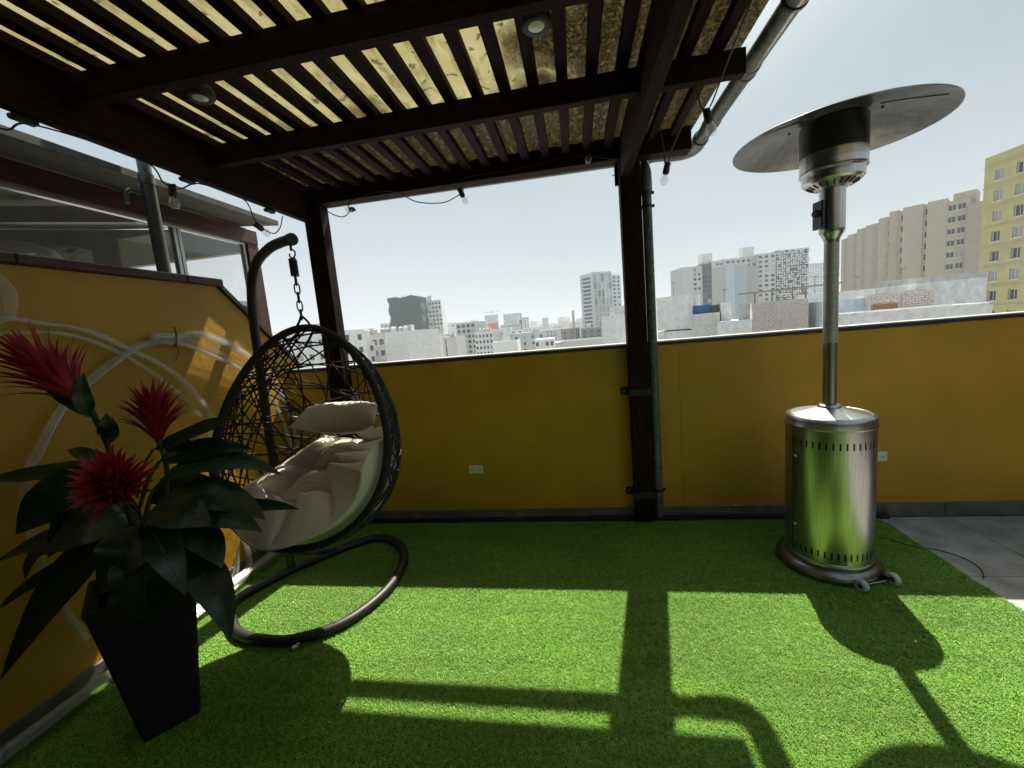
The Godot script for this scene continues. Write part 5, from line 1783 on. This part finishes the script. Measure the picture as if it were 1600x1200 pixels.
	# white and pale blocks, left and middle distance
	var W := [
		["apartment_block", "white windowed block directly behind the top of the egg chair", -60.2, -74.4, -47.3, -72.4, 4.3, 12.0, "c_white", {"fh": 2.7, "cols": 5, "ww": 1.2, "wh": 1.2, "single": true, "flank": 3}],
		["apartment_block", "white block seen through the weave at the chair's left", -70.5, -80.8, -64.0, -79.6, 2.6, 10.0, "c_white", {"fh": 2.7, "cols": 3, "ww": 1.2, "wh": 1.2, "flank": 3}],
		["apartment_block", "pale block right of the left pergola post with rooftop tanks", -57.9, -87.7, -50.5, -86.8, 1.6, 9.0, "c_pale", {"fh": 2.7, "cols": 3, "ww": 1.3, "wh": 1.2, "single": true, "flank": 3}],
		["apartment_block", "white slab with narrow balconies between two blank white walls", -52.1, -99.0, -48.1, -98.6, 3.3, 10.0, "c_pale", {"fh": 2.8, "cols": 2, "ww": 1.3, "wh": 1.5, "single": true, "rec": 0.6, "pale": 0.1}],
		["apartment_block", "blank white walled block below the netted tower", -48.0, -98.6, -40.7, -95.7, 3.2, 12.0, "c_white", {"parapet": 0.3}],
		["apartment_block", "white block left of the blank white walled one", -61.1, -102.6, -53.1, -100.9, 3.3, 10.0, "c_white", {"fh": 2.8, "at": [6.6], "ww": 1.0, "wh": 1.0, "parapet": 0.4}],
		["apartment_block", "low cream block below and right of the netted tower", -61.2, -143.3, -52.0, -143.8, 1.6, 14.0, "c_pale", {"parapet": 0.4}],
		["apartment_block", "pale grey block with a dark central joint", -57.7, -164.2, -48.7, -163.6, 0.9, 12.0, "c_pale", {"fh": 2.8, "at": [4.4], "ww": 0.7, "wh": 2.6, "sill": 0.1}],
		["apartment_block", "broad pale block right of the slim white tower", -104.5, -290.6, -86.3, -293.6, 10.6, 15.0, "c_white", {"fh": 2.8, "cols": 4, "ww": 1.4, "wh": 1.2, "pale": 0.3}],
		["apartment_block", "pale block with stacked balconies in the city middle", -63.4, -215.3, -52.1, -213.0, 7.6, 13.0, "c_pale", {"fh": 2.8, "cols": 4, "ww": 2.0, "wh": 1.7, "rec": 0.8}],
		["apartment_block", "white block with a grid of dark windows left of the orange billboard", -46.5, -186.6, -37.6, -185.0, 1.8, 12.0, "c_white", {"fh": 2.7, "cols": 5, "ww": 1.1, "wh": 1.4, "pale": 0.05}],
		["apartment_block", "low white house nearest the parapet in the middle of the view", -28.5, -137.9, -19.8, -138.3, -2.7, 12.0, "c_white", {"parapet": 0.4}],
		["apartment_block", "low white house with two window bays toward the grey blue tower", -16.1, -160.3, -8.4, -160.5, -3.2, 12.0, "c_white", {"fh": 2.7, "cols": 4, "ww": 1.2, "wh": 1.6, "pale": 0.1}],
		["apartment_block", "long low pale roof in front of the grey blue tower's foot", -5.4, -172.0, 12.9, -173.0, -5.6, 16.0, "c_pale", {"parapet": 0.5}],
		["apartment_block", "pale slab left of the netted tower on the skyline", -150.5, -304.1, -136.0, -305.6, 15.1, 14.0, "c_white", {"fh": 2.8, "cols": 5, "ww": 1.3, "wh": 1.3}],
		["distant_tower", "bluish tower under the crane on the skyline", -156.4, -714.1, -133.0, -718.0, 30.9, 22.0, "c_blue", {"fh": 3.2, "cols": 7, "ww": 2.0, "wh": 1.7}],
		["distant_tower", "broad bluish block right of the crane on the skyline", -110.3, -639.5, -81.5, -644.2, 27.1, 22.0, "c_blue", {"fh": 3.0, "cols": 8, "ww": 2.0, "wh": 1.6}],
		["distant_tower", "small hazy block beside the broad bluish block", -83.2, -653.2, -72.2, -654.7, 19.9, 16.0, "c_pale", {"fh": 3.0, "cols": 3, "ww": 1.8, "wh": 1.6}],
		["apartment_block", "grey windowed block right of the orange billboard", -68.7, -378.2, -50.2, -380.4, 6.7, 16.0, "c_tower", {"fh": 3.0, "cols": 6, "ww": 2.1, "wh": 1.6}]]
	for q in W:
		t = building(q[0], q[1], v2(q[2], q[3]), v2(q[4], q[5]))
		block(t, M[q[8]], v2(q[2], q[3]), v2(q[4], q[5]), q[6], q[7], q[9])
		if q[6] > 0.5 and q[6] < 4.5:
			g = G.new()
			var c := Vector3((q[2] + q[4]) / 2, q[6], (q[3] + q[5]) / 2 - 3.0)
			for k in 3:
				g.lathe([[0.6, 0.0], [0.65, 0.9], [0.35, 1.15], [0.2, 1.3], [0.0, 1.3]], c + Vector3(-2.0 + 1.7 * k, 0.3, -1.0 * (k % 2)), 12)
			g.box(c + Vector3(1.6, 0.9, -2.0), Vector3(2.2, 1.8, 2.0))
			part(g, "water_tank", M.c_grey, t)
	# billboard, chimneys, crane
	t = thing("billboard", "small bright orange billboard on a city roof", "billboard", Vector3(-83.3, 0, -417))
	g = G.new()
	g.box(Vector3(-83.3, 7.0, -416.9), Vector3(9.6, 6.6, 0.5), Basis(Vector3.UP, 0.15))
	part(g, "panel", M.c_orange, t)
	g = G.new()
	for s in [-3.0, 3.0]:
		g.box(Vector3(-83.3 + s, -11.0, -417.8), Vector3(0.6, 30.0, 0.6))
	part(g, "leg", M.c_grey, t)
	for q in [["white factory chimney beside the grey windowed block", -59.0, -431.5, 14.7, 1.2, "c_white"], ["dark factory chimney beside the white chimney", -55.2, -421.5, 10.9, 1.2, "net"], ["slim dark brick chimney left of the grey blue tower", -1.8, -533.7, 19.5, 1.5, "c_brick"]]:
		g = G.new()
		g.lathe([[q[4] * 1.25, -26.0], [q[4], q[3]], [0.0, q[3]]], Vector3(q[1], 0, q[2]), 12)
		solo(g, "chimney", M[q[5]], q[0], "chimney")
	t = thing("tower_crane", "hazy tower crane on the skyline above the bluish tower", "crane", Vector3(-128, -26, -640))
	g = G.new()
	g.box(Vector3(-128, 3.5, -640), Vector3(0.9, 59.0, 0.9))
	part(g, "mast", M.c_grey, t)
	g = G.new()
	g.box(Vector3(-130, 32.0, -640), Vector3(26.0, 0.7, 0.7))
	g.box(Vector3(-128, 34.0, -640), Vector3(0.7, 4.0, 0.7))
	part(g, "jib", M.c_grey, t)
	# the rest of the low city: things nothing tells apart
	var pool := ["c_white", "c_pale", "c_white", "c_grey", "c_pale", "c_tower", "c_beige", "c_roof"]
	var rings := [[150.0, 330.0, 44, -10.0, 2.0], [330.0, 800.0, 92, -13.0, 11.0], [800.0, 1700.0, 96, -10.0, 36.0], [1700.0, 3200.0, 66, -6.0, 72.0]]
	var taken_spots := []
	for q in rings:
		var i := 0
		var tries := 0
		while i < q[2] and tries < 2000:
			tries += 1
			var d: float = q[0] + (q[1] - q[0]) * pow(r.randf(), 0.8)
			var az := r.randf_range(-0.62, 0.14)
			if az > 0.06 and d < 330.0: continue
			if az < -0.50 and r.randf() < 0.7: continue
			var w := r.randf_range(9.0, 22.0) * (0.85 + d / 2600.0)
			var p := Vector2(sin(az) * d, -cos(az) * d)
			var ok := true
			for s in taken_spots:
				if (s[0] as Vector2).distance_to(p) < (s[1] + w) * 0.62:
					ok = false
					break
			for bq in [[-104, -252, 22], [20, -305, 28], [-58, -214, 14], [-42, -186, 12], [-24, -138, 14], [-12, -160, 12], [4, -172, 17], [-56, -144, 14], [-53, -164, 12], [-95, -292, 18], [-92, -262, 14], [-83, -417, 12], [-59, -379, 16], [-57, -428, 8], [-143, -305, 14]]:
				if Vector2(bq[0], bq[1]).distance_to(p) < bq[2] + w * 0.6:
					ok = false
			if not ok: continue
			taken_spots.append([p, w])
			var hgt: float = lerpf(q[3], q[4], pow(r.randf(), 2.6 if d < 800.0 else 2.0))
			var rt := Vector2(cos(az + r.randf_range(-0.5, 0.5)), 0)
			var yaw := az * -1.0 + r.randf_range(-0.5, 0.5)
			var u := Vector2(cos(yaw), -sin(yaw))
			var a := p - u * w / 2
			var b := p + u * w / 2
			var shade: String = pool[r.randi() % pool.size()]
			t = thing("city_house", house_label(shade, p, d, hgt), "building", Vector3(p.x, -26, p.y), "hazy city buildings beyond the parapet")
			var o := {}
			if d < 1700.0:
				o = {"fh": r.randf_range(2.7, 3.2), "cols": int(clampf(w / 3.4, 2, 8)), "ww": r.randf_range(1.2, 2.5), "wh": r.randf_range(1.2, 1.9), "rec": [0.25, 0.4, 0.9, 1.2][r.randi() % 4], "pale": 0.15, "low": maxf(-24.0, hgt - 18.0), "cap": r.randf_range(0.5, 1.1)}
			block(t, M[shade], a, b, hgt, w * r.randf_range(0.6, 1.1), o)
			if r.randf() < 0.6 and d < 1200.0:
				g = G.new()
				for k in 1 + r.randi() % 3:
					g.box(Vector3(p.x + r.randf_range(-0.25, 0.25) * w, hgt + 1.1, p.y - 0.3 * w + r.randf_range(-0.15, 0.15) * w), Vector3(r.randf_range(1.5, 4.0), 2.2, r.randf_range(1.5, 3.5)), Basis(Vector3.UP, yaw))
				part(g, "roof_hut", M[pool[r.randi() % 4]], t)
			i += 1

func house_label(shade: String, p: Vector2, d: float, hgt: float) -> String:
	var tone: String = {"c_white": "white", "c_pale": "cream", "c_grey": "grey", "c_tower": "blue grey", "c_beige": "beige", "c_roof": "brownish"}[shade]
	var size := "tall" if hgt > 8.0 else "mid rise" if hgt > -3.0 else "low"
	var band := "near the parapet" if d < 330.0 else "in the middle distance" if d < 800.0 else "far off in the haze" if d < 1700.0 else "on the faint skyline"
	var az := atan2(p.x, -p.y)
	var marks := [[-0.72, "behind the egg chair"], [-0.50, "just right of the corner post"], [-0.42, "below the netted tower"], [-0.33, "right of the netted tower"], [-0.25, "left of the orange billboard"], [-0.19, "right of the orange billboard"], [-0.125, "beside the factory chimneys"], [-0.06, "left of the slim brick chimney"], [0.0, "right of the slim brick chimney"], [0.045, "beside the grey blue tower"], [0.10, "left of the middle post"]]
	var where: String = marks[0][1]
	for m in marks:
		if az >= m[0]:
			where = m[1]
	return "%s %s building %s, %s" % [size, tone, where, band]
